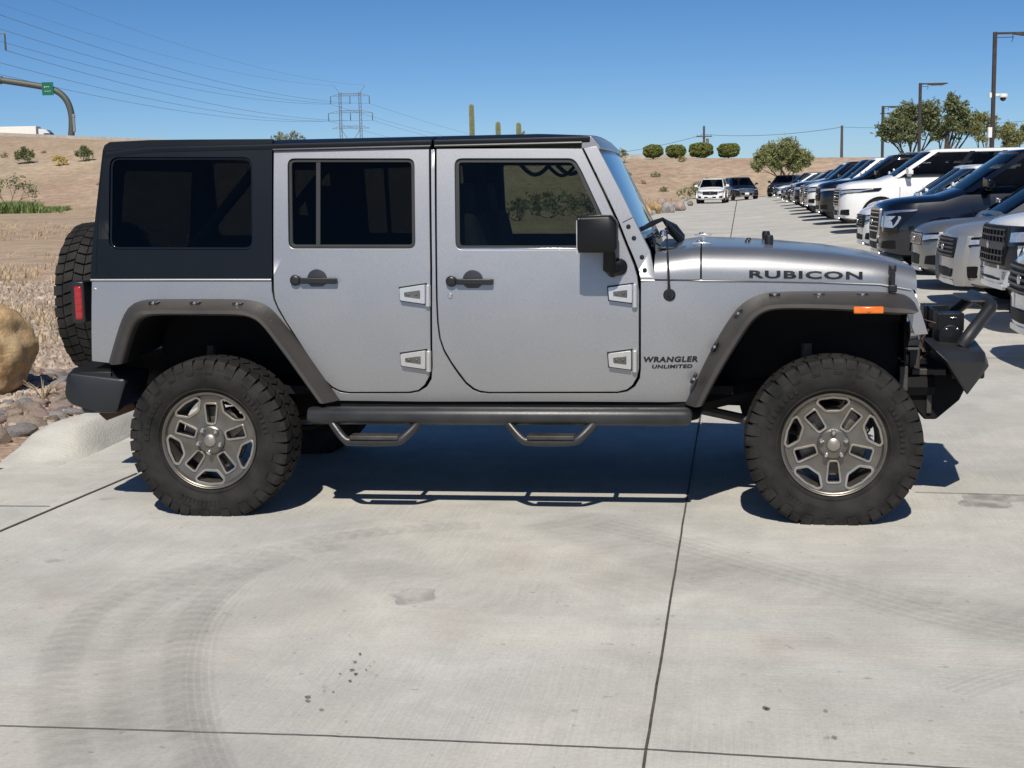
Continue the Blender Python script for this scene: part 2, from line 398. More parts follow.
# dark inner body behind the door gaps
HT = [(105, 145), (110, 142), (150, 140), (190, 139.5), (272.5, 139.0), (272.5, 278.5), (90.5, 278.5), (93, 240), (98, 195), (103, 150)]
QW = rnd(JP([(110, 157), (252.5, 157), (254, 250), (109, 249.5)]), .05, 6)
for s in (-1, 1):
    tub_side(s)
    door('rear_door', s, RD, RW, False)
    door('front_door', s, FD, FW, True)
    h = side('hardtop_side', JP(HT), [QW], M['hardtop'], jeep, s, .004, -.03, .010)
    mb = MB(); plate(mb, offs(QW, .001), [offs(QW, .012)], lambda u, v, w: (u, s*(hw(u, v)+w), v), -.006, -.028)
    mb.obj('window_seal', M['black_gloss'], h, .002)
    mb = MB(); plate(mb, offs(QW, .006), [], lambda u, v, w: (u, s*(hw(u, v)+w), v), -.012, -.017, (), (1.3, 1.45))
    mb.obj('quarter_window', M['glass_rear'], h)
    # thin moulded crease near the rear corner
    mb = MB(); mb.tube([(u, s*(hw(u, v)+.0045), v) for u, v in JP([(104.5, 150), (100, 190), (97.5, 240), (96, 276)])], .0022, 6)
    mb.tube([(u, s*(hw(u, v)+.0045), v) for u, v in JP([(104.5, 150), (180, 148.5), (271, 149)])], .0018, 6)
    mb.obj('moulding', M['hardtop'], h)
    # backing panel
    a = J(96, 282); mb = MB()
    bk = JP([(94, 284), (272, 284), (272, 150), (434, 150), (583, 150), (626, 240), (650, 281), (720, 283), (720, 330), (700, 398), (335, 398), (280, 330), (260, 305), (150, 305), (120, 350), (94, 358)])
    plate(mb, bk, [offs(RW, -.02), offs(FW, -.02)], lambda u, v, w: (u, s*(hw(u, v)+w), v), -.040 if False else -.078, -.085, (), (ZB, 1.4))
    mb.obj('inner_panel', M['under'], jeep)
# thin silver ledge (tub lip) under the hardtop and hood
for s in (-1, 1):
    mb = MB(); L = JP([(91, 280), (180, 279.8), (271.5, 279.8)])
    mb.tube([(u, s*(hw(u, v)+.002), v) for u, v in L], .006, 8)
    mb.obj('body_lip', M['silver'], jeep); mb = MB()
    L = JP([(641, 280.6), (702, 280.6), (760, 281), (820, 282.2), (880, 284.6), (911, 290)])
    mb.tube([(u, s*(hw(u, v)+.000), v) for u, v in L], .006, 8)
    mb.obj('body_lip', M['silver'], jeep)
# --- roof
xr = J(104, 141)[0]; xf = J(590, 142)[0]; xm = J(433, 142)[0]
def roof_z(px): return J(px, 137)[1]
def roof(name, x0, x1, rear):
    mb = MB(); rings = []
    n = 14
    for i in range(n+1):
        x = x0+(x1-x0)*i/n
        zt = inter(x, [xr, xr+.10, xr+.45, xr+.9, xf-.25, xf], [1.752, 1.783, 1.803, 1.808, 1.806, 1.792])
        ze = 1.765 if x > J(272, 149)[0] else 1.76
        ze = J(350, 148.6)[1]+.004 if x > J(273, 149)[0] else ze
        ze -= .022*(1-sstep((x-xr)/.22))
        we = hw(0, ze)
        xx = [(we+.004, ze), (we+.008, ze+.012), (we+.002, ze+.030), (we-.028, zt-.012), (we-.075, zt-.001), (we-.2, zt+.006), (we-.4, zt+.010), (0, zt+.012)]
        ring = [(x, -a, b) for a, b in xx]+[(x, a, b) for a, b in reversed(xx[:-1])]
        ring += [(x, .6, ze-.02), (x, -.6, ze-.02)]
        rings.append(ring)
    mb.loft(rings, True, True)
    return mb.obj(name, M['hardtop'], jeep, .004, 2, 40)
roof('roof_rear', xr+.005, xm-.004, True)
rf = roof('roof_panel', xm+.004, xf, False)
# gutter line
for s in (-1, 1):
    mb = MB(); z0 = J(350, 148.2)[1]
    a = J(274, 148)[0]; b = J(582, 148)[0]
    mb.tube([(a, s*(hw(0, z0)+.012), z0), (xm-.01, s*(hw(0, z0)+.012), z0)], .007, 8); mb.tube([(xm+.01, s*(hw(0, z0)+.012), z0), (b, s*(hw(0, z0)+.012), z0)], .007, 8)
    mb.obj('gutter', M['black_plastic'], jeep)
# --- rear end
zr0 = J(90, 279)[1]; xb0 = J(90.5, 278)[0]; xt = J(104, 141)[0]
def backx(z): return inter(z, [.6, zr0, 1.5, 1.78], [xb0+.005, xb0, xb0+.035, xt])
mb = MB()
hwr = lambda z: hw(xb0, z)
z0, z1 = ZB-.005, 1.775
plate(mb, [(-hwr(z0), z0), (hwr(z0), z0), (hwr(1.45)-.0, 1.45), (hwr(z1), z1), (-hwr(z1), z1), (-hwr(1.45), 1.45)],
      [rnd([(-.52, 1.20), (.52, 1.20), (.50, 1.68), (-.50, 1.68)], .04)], lambda u, v, w: (backx(v)+w, u, v), 0, .03, (), (1.3, 1.5, 1.65))
hb = mb.obj('hardtop_back', M['hardtop'], jeep, .006)
mb = MB(); plate(mb, rnd([(-.56, 1.17), (.56, 1.17), (.54, 1.71), (-.54, 1.71)], .05), [], lambda u, v, w: (backx(v)+w, u, v), -.008, -.002, (), (1.3, 1.5, 1.65))
mb.obj('rear_window', M['glass_rear'], hb)
mb = MB(); zb_ = J(92, 361)[1]
plate(mb, [(-.80, zb_), (.80, zb_), (.795, ZB-.01), (-.795, ZB-.01)], [], lambda u, v, w: (xb0+.003+w, u, v), 0, .03)
mb.obj('tailgate', M['silver'], jeep, .006)
for s in (-1, 1):
    mb = MB(); a = JL(72.5, 281, -.76); b = JL(88.5, 322, -.76)
    mb.box(((a[0]+b[0])/2, s*.74, (a[1]+b[1])/2), (b[0]-a[0], .105, a[1]-b[1])); t = mb.obj('tail_light', M['black_plastic'], jeep, .008)
    mb = MB(); a = JL(74.5, 286, -.79); b = JL(84.5, 320, -.79)
    mb.box(((a[0]+b[0])/2-.004, s*.75, (a[1]+b[1])/2), (b[0]-a[0], .095, a[1]-b[1])); l = mb.obj('lens', M['red_lens'], t, .008)
    mb = MB()
    for k in range(5): mb.box(((a[0]+b[0])/2-.004, s*.7985, b[1]+(a[1]-b[1])*(k+.5)/5), ((b[0]-a[0])*.75, .003, .012))
    mb.obj('lens_ribs', M['red_lens'], l)
# --- windshield frame
PF = JP([(583.6, 148), (597, 146), (606, 163), (620, 190), (633, 217), (650, 251), (656, 278.8), (640.5, 278.8), (638.5, 270), (634, 258), (627.5, 243), (619, 221.5), (605, 191)])
for s in (-1, 1):
    o = side('windshield_frame', PF, [], M['silver'], jeep, s, .004, -.05, .012)
    for px, py in ((628.5, 226.5), (634, 238), (642, 257), (644.7, 270)):
        c = J(px, py); mb = MB(); q = hw(*c)+.004
        mb.lathe([(.0001, s*(q+.008)), (.006, s*(q+.008)), (.0105, s*(q+.004)), (.0105, s*q)], (c[0], 0, c[1]), 12)
        mb.obj('bolt', M['black_plastic'], o)
    mb = MB(); a = J(622.5, 222.5); b = J(632.5, 217.5)
    mb.tube([(a[0], s*(hw(*a)+.004), a[1]), (b[0], s*(hw(*b)+.004), b[1])], .0022, 6); mb.obj('seam', M['decal'], o)
# windshield surface between pillars : line in (x,z) from base to head
wt = J(597, 148); wb2 = J(653, 262)
def wsx(z): return wt[0]+(wb2[0]-wt[0])*(wt[1]-z)/(wt[1]-wb2[1])
def wsmap(u, v, w):
    return (wsx(v)+w+.028*(1-(u/.7)**2)-.028*.0, u, v)
mb = MB(); ztop = wt[1]; zbt = J(650, 240)[1]
def pw(z): return hw(.5, z)-.004
plate(mb, [(-pw(zbt), zbt), (pw(zbt), zbt), (pw(ztop), ztop), (-pw(ztop), ztop)],
      [rnd([(-pw(zbt)+.06, zbt+.05), (pw(zbt)-.06, zbt+.05), (pw(ztop)-.05, ztop-.045), (-pw(ztop)+.05, ztop-.045)], .03)],
      wsmap, -.003, -.05, [i*.1 for i in range(-7, 8)], ())
mb.obj('windshield_surround', M['silver'], jeep, .004)
mb = MB(); plate(mb, rnd([(-pw(zbt)+.035, zbt+.03), (pw(zbt)-.035, zbt+.03), (pw(ztop)-.03, ztop-.025), (-pw(ztop)+.03, ztop-.025)], .04), [], wsmap, .004, .000, [i*.1 for i in range(-7, 8)], ())
mb.obj('windshield', M['windshield'], jeep)
# header between glass and roof
mb = MB(); zt_ = 1.792
rings = []
for i in range(15):
    u = -pw(ztop)+2*pw(ztop)*i/14; k = 1-(u/.75)**4
    rings.append([(xf-.04, u, ztop+.0), (xf-.04, u, zt_-.004+.012*k), (xf+.004, u, zt_-.004+.010*k), (wt[0]+.008+.02*k, u, ztop+.012), (wt[0]+.012+.02*k, u, ztop-.006)])
mb.loft(rings, True, True); mb.obj('header', M['silver'], jeep, .003)
# --- cowl, hood
xc0 = J(654.5, 281)[0]; xc1 = J(701, 281)[0]; xn = J(916, 284)[0]
zl = [J(p, q)[1] for p, q in ((701, 279.6), (880, 283.5), (908, 288.5))]
def hood_low(x): return inter(x, [xc0, xc1, J(880, 283)[0], J(908, 288)[0], xn+.01], [J(656, 279)[1], zl[0], zl[1], zl[2], zl[2]-.012])
def hz(x):
    # crown height from the silhouette
    P = [JL(px, py, .35) for px, py in ((650, 245), (701, 236.8), (760, 238.5), (820, 243.5), (865, 250.0), (893, 257.5), (905, 265), (912, 274))]
    xs = [p[0] for p in P]+[xn+.012]; zs = [p[1] for p in P]+[P[-1][1]-.03]
    return inter(x, xs, zs)
def hood_ring(x, inset=0.0):
    zt = hz(x); zlo = hood_low(x); wv = hw(x, 1.0)-.001; nose = sstep((x-(xn-.22))/.26); wv -= nose*.02
    zt = max(zt, zlo+.02); H = zt-zlo
    half = [(wv, zlo), (wv-.000, zlo+H*.22), (wv-.010, zlo+H*.48), (wv-.033, zlo+H*.72), (wv-.070, zlo+H*.87), (wv-.12, zlo+H*.94), (wv-.22, zlo+H*.965), (wv*.45, zlo+H*.99), (0, zt)]
    return [(x, -a, b) for a, b in half]+[(x, a, b) for a, b in reversed(half[:-1])]
mb = MB(); xs = [xc1+.004+(xn-.02-xc1)*i/26 for i in range(27)]+[xn-.006, xn+.006]
rings = [hood_ring(x) for x in xs]; mb.loft(rings, False)
last = rings[-1]; c = len(mb.v); mb.add(last+[(xn+.006, 0, hood_low(xn))], [(i, i+1, len(last)) for i in range(len(last)-1)])
f0 = rings[0]; mb.add(f0+[(x-.0, y, z-.04) for x, y, z in f0], [(i, i+1, len(f0)+i+1, len(f0)+i) for i in range(len(f0)-1)])
hood = mb.obj('hood', M['silver'], jeep, 0, 2, 45)
mb = MB(); rings = [hood_ring(xc0+(xc1-.004-xc0)*i/6) for i in range(7)]; mb.loft(rings, False)
f0 = rings[-1]; mb.add(f0+[(x-.0, y, z-.04) for x, y, z in f0], [(i, i+1, len(f0)+i+1, len(f0)+i) for i in range(len(f0)-1)])
mb.obj('cowl', M['silver'], jeep, 0, 2, 45)
mb = MB(); mb.box((xc0+.05, 0, hz(xc0+.05)+.004), (.09, 1.05, .008)); mb.obj('cowl_vent', M['black_plastic'], jeep, .002)
# engine bay filler below hood (dark)
mb = MB(); mb.box(((xc1+xn)/2-.02, 0, .98), (xn-xc1-.06, 1.02, .16)); mb.obj('engine_bay', M['under'], jeep)
for s in (-1, 1):
    # hood latch
    a = JL(888.5, 266, -.66); b = JL(897, 291, -.66); yy = hw((a[0]+b[0])/2, 1.0)
    cx = (a[0]+b[0])/2; mb = MB()
    mb.box((cx, s*(yy+.010), a[1]*.55+b[1]*.45), (.022, .016, (a[1]-b[1])*.8)); mb.box((cx, s*(yy-.004), a[1]-.012), (.034, .026, .03)); mb.box((cx, s*(yy+.012), b[1]+.012), (.038, .03, .032))
    mb.box((cx-.012, s*(yy+.018), (a[1]+b[1])/2+.01), (.010, .012, .05))
    mb.obj('hood_latch', M['black_plastic'], hood, .004)
    # hood stops (rubber buffers) and hinge at the cowl
    p = JL(766 if s > 0 else 769, 240, .30*s); mb = MB(); mb.lathe([(.0001, .05), (.018, .05), (.022, .035), (.020, 0)], (p[0], s*.30, hz(p[0])-.006), 14, 'z'); mb.obj('hood_stop', M['black_plastic'], hood)
    mb = MB(); mb.box((xc1+.0, s*.52, hz(xc1)+.004), (.09, .03, .010)); mb.lathe([(.0001, .02), (.012, .018), (.014, 0)], (xc1-.01, s*.52, hz(xc1)), 10, 'z'); mb.obj('hood_hinge', M['chromeish'], hood, .002)
    p = JL(748, 243, .30*s)
    mb = MB(); mb.lathe([(.0001, .014), (.010, .012), (.014, 0)], (p[0], s*.14, hz(p[0])-.002), 10, 'z'); mb.obj('washer_nozzle', M['black_plastic'], hood)
# lettering
def text(s_, name, x0, x1, zc, h, yf, mat, parent, bold=.0, ital=0.0, side_=-1):
    cu = bpy.data.curves.new(name, 'FONT'); cu.body = s_; cu.size = 1; cu.offset = bold; cu.space_character = 1.12; cu.shear = ital; cu.resolution_u = 3
    t = bpy.data.objects.new(name, cu); COL.objects.link(t); bpy.context.view_layer.update()
    me = bpy.data.meshes.new_from_object(t.evaluated_get(bpy.context.evaluated_depsgraph_get())); bpy.data.objects.remove(t)
    X = [v.co.x for v in me.vertices]; Y = [v.co.y for v in me.vertices]
    a, b, c, d = min(X), max(X), min(Y), max(Y)
    bm = bmesh.new(); bm.from_mesh(me); bmesh.ops.triangulate(bm, faces=bm.faces)
    for v in bm.verts:
        x = x0+(v.co.x-a)/(b-a)*(x1-x0); z = zc+((v.co.y-c)/(d-c)-.5)*h
        v.co = yf(x, z) if callable(yf) else Vector((x, yf, z))
    bm.to_mesh(me); bm.free(); me.materials.clear(); me.materials.append(mat)
    return link(name, me, parent, 0, 2, 0)
def hood_side(x):
    return hw(x, 1.0)-.001
a = JL(749, 273, -.70); b = JL(862.5, 275, -.66)
def hoodyf(x, z):
    rg = hood_ring(x)[:6]; zz = z-(x-a[0])/(b[0]-a[0])*(a[1]-b[1])
    y = rg[-1][1]
    for p, q in zip(rg, rg[1:]):
        if p[2] <= zz <= q[2]:
            t = (zz-p[2])/(q[2]-p[2]); y = p[1]*(1-t)+q[1]*t; break
    return Vector((x, y-.0035, zz))
text('RUBICON', 'hood_lettering', a[0], b[0], a[1]-.002, .036, hoodyf, M['decal'], hood, .03)
a1 = J(643.5, 359.5); b1 = J(698, 359.5); wy = lambda x, z: Vector((x, -(hw(x, z)+.0022), z))
text('WRANGLER', 'wing_lettering', a1[0], b1[0], a1[1], .027, wy, M['decal'], jeep, .045, .15)
a1 = J(652, 366.6); b1 = J(692.5, 366.6)
text('UNLIMITED', 'wing_lettering', a1[0], b1[0], a1[1], .018, wy, M['decal'], jeep, .045, .15)
# --- grille
mb = MB(); zt_g = hood_low(xn)-.004; zg0 = J(928, 334)[1]; wg = hw(xn, 1)-.02
slots = [rnd([(-.36+.12*k-.024, .74), (-.36+.12*k+.024, .74), (-.36+.12*k+.024, 1.02), (-.36+.12*k-.024, 1.02)], .02, 3) for k in range(7)]
lampsH = [[(sx*.505+.088*cos(t*pi/10), .90+.088*sin(t*pi/10)) for t in range(20)] for sx in (-1, 1)]
lean = lambda z: xn+.004+(zt_g-z)*.16
plate(mb, rnd([(-wg, zg0), (wg, zg0), (wg-.0, zt_g), (-wg, zt_g)], .05), slots+lampsH, lambda u, v, w: (lean(v)+w, u, v), .0, -.05, (), (.9,))
gr = mb.obj('grille', M['silver'], jeep, .006)
mb = MB(); mb.box((xn-.03, 0, .88), (.01, 1.05, .34)); mb.obj('grille_mesh', M['under'], gr)
for sx in (-1, 1):
    mb = MB(); mb.lathe([(.0001, .02), (.05, .016), (.083, .0), (.087, -.03)], (lean(.9)-.01, sx*.505, .90), 24, 'x'); h_ = mb.obj('headlight', M['clear_lens'], jeep)
# --- fender flares
def flare(s, A, D, yl, wells, name='fender_flare'):
    n = 44
    A3 = resample([(x, -hw(x, z), z) for x, z in [J(*p) for p in smoothpoly(A, 2)]], n)
    D3 = resample([(lambda q: (q[0], -yl, q[1]))(JL(p[0], p[1], -yl)) for p in smoothpoly(D, 2)], n)
    mb = MB(); rings = []
    for a, d in zip(A3, D3):
        v = d-a; L = Vector((v.x, 0, v.z))
        f = lambda t, y: (a.x+L.x*t, y*(-s) if False else s*abs(y), a.z+L.z*t)
        e = abs(a.y)-.012
        rings.append([f(-.02, e), f(0.02, abs(a.y)+.012), f(.30, abs(a.y)+(yl-abs(a.y))*.55), f(.52, yl-.012), f(.60, yl), f(.85, yl+.004), f(.96, yl-.004), f(1.0, yl-.02), f(.99, yl-.06), f(.80, abs(a.y)-.04)])
    mb.loft(rings, True, True)
    o = mb.obj(name, M['flare'], jeep, 0, 2, 50)
    # wheel well
    mb = MB(); mid = [(a+d)*.5 if False else d for a, d in zip(A3, D3)]
    mb.loft([[(p.x, s*(yl-.055), p.z+.004), (p.x, s*.42, p.z+.03), (p.x, s*.42, p.z+.05), (p.x, s*(yl-.055), p.z+.02)] for p in mid], True, True)
    zz = min(p.z for p in mid)-.05
    wl = [(p.x, p.z+.03) for p in mid]; wl = [(wl[0][0], zz)]+wl+[(wl[-1][0], zz)]
    mb.prism(wl, lambda u, v, w: (u, s*w, v), .41, .43)
    mb.obj('wheel_well', M['under'], jeep)
    for px, py, ang in wells:
        x, z = J(px, py); y = hw(x, z)+.045; mb = MB()
        rot = Matrix.Rotation(ang, 3, 'Y')
        mb.box((x, s*(y+.004), z-.0), (.050, .05, .016), rot); b = mb.obj('bolt_pocket', M['black_plastic'], o, .004)
        mb = MB(); mb.lathe([(.0001, s*(y+.036)), (.007, s*(y+.034)), (.008, s*(y+.02))], (x, 0, z), 8); mb.obj('bolt', M['chromeish'], b)
    return o
RA = [(109, 363), (116, 338), (123, 316), (131, 304), (144, 299.5), (160, 299), (200, 299), (240, 299), (254, 300.5), (266, 304), (276, 313), (290, 330), (303, 347), (320, 371), (340, 400)]
RDn = [(122, 364), (128, 342), (134, 326), (140, 319), (150, 316), (165, 315.5), (200, 316), (232, 316), (246, 317), (256, 321), (264, 329), (275, 344), (287, 360), (302, 381), (318, 403)]
FA = [(685, 404), (701, 370), (716, 340), (731, 316), (742, 303), (757, 294.5), (775, 291.5), (830, 291), (880, 291.5), (906, 293.5), (915, 303)]
FDn = [(703, 406), (716, 381), (730, 357), (742, 338), (752, 323), (762, 314), (776, 309.5), (830, 310.5), (870, 313), (893, 315.5), (914, 314)]
for s in (-1, 1):
    flare(s, RA, RDn, .935, [(159, 302, 0), (200, 302, 0), (242, 303, 0), (275, 320, .9), (296, 347, .95), (318, 379, .95)])
    o = flare(s, FA, FDn, .935, [(774, 293.5, 0), (818, 293.5, 0), (861, 293.5, 0), (738, 312, -.95), (714.6, 345, -1.05), (694, 376.7, -1.05)])
    a = JL(853.5, 305.5, -.94); b = JL(883.5, 314.5, -.94)
    mb = MB(); mb.box(((a[0]+b[0])/2, s*.944, (a[1]+b[1])/2), (b[0]-a[0], .018, (a[1]-b[1])*.78)); q = mb.obj('side_marker', M['amber'], o, .006)
    mb = MB(); mb.disc(((a[0]+b[0])/2, s*.954, (a[1]+b[1])/2), .008, s*.003, 10); mb.obj('bulb', M['amber'], q)
# ================================================================== WHEELS
WR = .398
def tyre_mesh(R0=.398, wd=.285, rim=.232):
    mb = MB(); h = wd/2
    prof = [(rim-.006, -h*.62), (rim+.012, -h*.80), (rim+.05, -h*.96), (rim+.09, -h*1.0), (R0-.055, -h*.97), (R0-.024, -h*.90), (R0-.013, -h*.75), (R0-.012, 0)]
    prof += [(r, -y) for r, y in reversed(prof[:-1])]
    mb.lathe(prof, (0, 0, 0), 72, 'y')
    def blk(t0, t1, ya, yb, ra, rb, sk=0, taper=.9):
        """block in polar coordinates, ya..yb across, ra..rb radial"""
        vs = []
        for y in (ya, yb):
            for (t, r) in ((t0, ra), (t1, ra), (t1-(t1-t0)*(1-taper)/2, rb), (t0+(t1-t0)*(1-taper)/2, rb)):
                tt = t+sk*(y/h); vs.append((r*cos(tt), y, r*sin(tt)))
        mb.add(vs, [(0, 1, 2, 3), (7, 6, 5, 4), (0, 4, 5, 1), (1, 5, 6, 2), (2, 6, 7, 3), (3, 7, 4, 0)])
    N = 44; st = 2*pi/N; rnd_ = random.Random(3)
    for sgn in (-1, 1):
        for k in range(N):
            t = k*st+(0 if sgn > 0 else st/2); wdt = st*(.84 if k % 2 else .76)
            # shoulder lug, wraps over onto the sidewall
            y0, y1 = sgn*h*.58, sgn*h*(.965 if k % 2 else .93)
            vs = []
            rin = R0-.022; rlow = R0-.062 if k % 2 else R0-.044
            for t_ in (t, t+wdt):
                for (r, y) in ((rin, y0), (R0, y0), (R0-.004, y1*.93), (R0-.018, y1), (rlow, y1*1.035), (rlow, y1*.96)):
                    tt = t_+sgn*.02*(abs(y)-h*.5)/h; vs.append((r*cos(tt), y, r*sin(tt)))
            mb.add(vs, [(0, 1, 2, 3, 4, 5), (11, 10, 9, 8, 7, 6)]+[(i, (i+1) % 6, 6+(i+1) % 6, 6+i) for i in range(6)])
            # low sidewall biter
            if k % 2: blk(t+wdt*.05, t+wdt*.85, sgn*h*.965, sgn*h*1.018, rim+.10, rlow-.008, 0, 1.12)
    M_ = 44; st = 2*pi/M_
    for k in range(M_):
        t = k*st
        blk(t, t+st*.90, -h*.55, -h*.21, R0-.03, R0+.001, .12)
        blk(t+st*.4, t+st*1.30, -h*.18, h*.18, R0-.03, R0+.002, -.10)
        blk(t+st*.1, t+st*1.0, h*.21, h*.55, R0-.03, R0+.001, .12)
    # raised ring and blocks of moulded marks on the sidewall
    for sgn in (-1, 1):
        mb.lathe([(rim+.016, sgn*h*.83), (rim+.020, sgn*h*.87), (rim+.026, sgn*h*.865)], (0, 0, 0), 72, 'y')
    for sgn in (-1, 1):
        for a0, nn, dl in ((.35, 9, .085), (2.6, 8, .095), (4.4, 10, .07)):
            for k in range(nn): blk(a0+k*dl, a0+k*dl+dl*.62, sgn*h*.975, sgn*h*1.012, rim+.058, rim+.084, 0, .85)
    return mb
def make_wheel(parent, x, y, z, s, rot, yawr=0.0):
    """s: side the face looks to (-1 near side)"""
    mb = MB(); hwd = .112
    mb.lathe([(.236, s*(hwd+.004)), (.239, s*(hwd-.004)), (.236, s*(hwd-.016)), (.226, s*(hwd-.02)), (.212, s*(hwd-.05)), (.205, -s*.02), (.21, -s*.09), (.228, -s*.105)], n=64)
    mb.lathe([(.236, s*(hwd+.004)), (.228, s*(hwd+.003)), (.222, s*(hwd-.012)), (.214, s*(hwd-.022)), (.200, s*(hwd-.06)), (.196, -s*.02), (.2, -s*.09)], n=64)
    w = mb.obj('wheel', M['rim'], parent, 0)
    w.location = (x, y, z); w.rotation_euler = (0, 0, yawr)
    cir = [(.2225*cos(2*pi*i/60), .2225*sin(2*pi*i/60)) for i in range(60)]
    wins = []; pocks = []
    for k in range(5):
        a = rot+2*pi*k/5; ca, sa = cos(a), sin(a)
        P = lambda r, q, ca=ca, sa=sa: (r*ca-q*sa, r*sa+q*ca)
        wins.append(rnd([P(.084, -.017), P(.174, -.027), P(.174, .027), P(.084, .017)], .008, 3))
        a = rot+2*pi*(k+.5)/5; ca, sa = cos(a), sin(a)
        P = lambda r, q, ca=ca, sa=sa: (r*ca-q*sa, r*sa+q*ca)
        pocks.append(rnd([P(.156, -.030), P(.192, -.067), P(.203, -.058), P(.2105, 0), P(.203, .058), P(.192, .067), P(.156, .030)], [.008, .008, .004, .0, .004, .008, .008], 3))
    dish = lambda r: -.020*sstep((.20-r)/.10)*0-.006-.016*sstep(1-abs(r-.12)/.12)
    mapf = lambda u, v, w_: (u, s*(hwd-.012+dish(math.hypot(u, v))+w_), v)
    mb = MB(); plate(mb, cir, wins+pocks, mapf, 0, -.022, [i*.03 for i in range(-7, 8)], [i*.03 for i in range(-7, 8)])
    mb.lathe([(.2225, s*(hwd-.014)), (.223, s*(hwd-.002)), (.234, s*(hwd+.0045)), (.238, s*(hwd-.002))], n=64)
    mb.lathe([(.03, s*(hwd-.012)), (.062, s*(hwd-.014)), (.070, s*(hwd-.020)), (.074, s*(hwd-.032))], n=40)
    mb.obj('rim_face', M['rim'], w, .003, 2, 30)
    mb = MB()
    for q in wins: plate(mb, offs(q, -.0100), [offs(q, .0)], mapf, .0055, -.02)
    for q in pocks: plate(mb, offs(q, -.0120), [offs(q, .0)], mapf, .0055, -.02)
    mb.obj('rim_edge', M['rim_bright'], w, .0015, 1, 40)
    mb = MB(); mb.lathe([(.0001, s*(hwd-.000)), (.026, s*(hwd-.002)), (.031, s*(hwd-.006)), (.034, s*(hwd-.014))], n=30)
    mb.obj('hub_cap', M['rim_bright'], w, 0)
    for k in range(5):
        a = rot+2*pi*(k+.5)/5
        mb = MB(); mb.lathe([(.0001, s*(hwd+.010)), (.007, s*(hwd+.009)), (.0125, s*(hwd+.001)), (.0135, s*(hwd-.03))], (.058*cos(a), 0, .058*sin(a)), 12)
        mb.obj('lug_nut', M['chromeish'], w, 0, smooth=20)
    mb = MB(); mb.lathe([(.05, -s*.02), (.05, s*.03), (.155, s*.03), (.158, s*.027), (.158, s*.005), (.155, s*.002), (.05, s*.0)], n=40)
    mb.box((.09, s*.012, .075), (.09, .07, .12), Matrix.Rotation(-.7, 3, 'Y')); mb.obj('brake', M['disc'], w, .003)
    return w
TM = tyre_mesh().obj('tyre', M['tyre'], None, 0, 2, 28); TYRE = TM.data; bpy.data.objects.remove(TM)
def put_tyre(w, spin):
    t = bpy.data.objects.new('tyre', TYRE); COL.objects.link(t); t.parent = w; t.rotation_euler = (0, spin, 0)
WBH = 2.947/2
yw = .80
for s in (-1, 1):
    w = make_wheel(jeep, -WBH, s*yw, WR-.020, s, R(87)); put_tyre(w, .2)
    w = make_wheel(jeep, WBH, s*yw, WR-.020, s, R(55), R(0)); put_tyre(w, .45)
# spare wheel on the tailgate, standing behind the car: axis along x
sx = JL(71, 290, 0.0)
w = make_wheel(jeep, xb0-.255, .0, 1.005, -1, R(90)); w.rotation_euler = (0, 0, -pi/2); w.scale = (1.03, 1.0, 1.03); put_tyre(w, .1)
mb = MB(); mb.tube([(xb0-.16, 0, 1.005), (xb0, 0, 1.005)], .09, 16); mb.obj('spare_bracket', M['black_plastic'], jeep)
# ================================================================== BUMPERS
# rear bumper: moulded corner
mb = MB()
P = lambda px, py, y: JL(px, py, y)
a = P(64, 364, -.86)[0]; b = P(127, 372, -.86)[0]; zt = P(90, 370, -.86)[1]; zbm = P(100, 413, -.86)[1]
rings = []
for i in range(17):
    t = i/16; u = -.86+1.72*t; k = abs(u)/.86; en = sstep((k-.80)/.2)
    z0 = zbm+.03-.03*sstep((k-.5)/.3); z1 = zt+.01-.02*sstep((k-.7)/.3)
    xo = a+.02-.03+.07*en
    rings.append([(xo+.02, u, z1), (xo, u, z1-.03), (xo-.002, u, z0+.06), (xo+.03, u, z0), (xo+.16, u, z0), (xo+.18, u, z1)])
mb.loft(rings, True, True)
for s in (-1, 1):
    pr = [P(66, 371, -.87), P(128, 378.5, -.87), P(118, 414, -.87), P(98, 413.5, -.87), P(70, 405, -.87), P(63, 396, -.87)]
    pr = rnd(pr, .03, 4)
    n = len(pr); cx = sum(p[0] for p in pr)/n; cz = sum(p[1] for p in pr)/n
    rings = []
    for (y, sc, dz) in ((.55, .93, .0), (.80, 1.0, .0), (.845, .99, 0), (.868, .95, 0), (.875, .88, 0)):
        rings.append([(cx+(x-cx)*sc, s*y, cz+(z-cz)*sc+(.0 if y > .8 else .012)) for x, z in pr])
    mb.loft(rings, True, True)
mb.obj('rear_bumper', M['black_plastic'], jeep, .006, 2, 40)
for s in (-1, 1):   # rusty tow frame tip below
    mb = MB(); q = [P(100, 413, -.6), P(135, 402, -.6), P(137, 409, -.6), P(108, 420, -.6)]
    mb.prism(q, lambda u, v, w: (u, s*w, v), .5, .62); mb.obj('frame_end', pm('rusty_steel', (.10, .055, .035), .8, .2, 20, .4), jeep, .004)
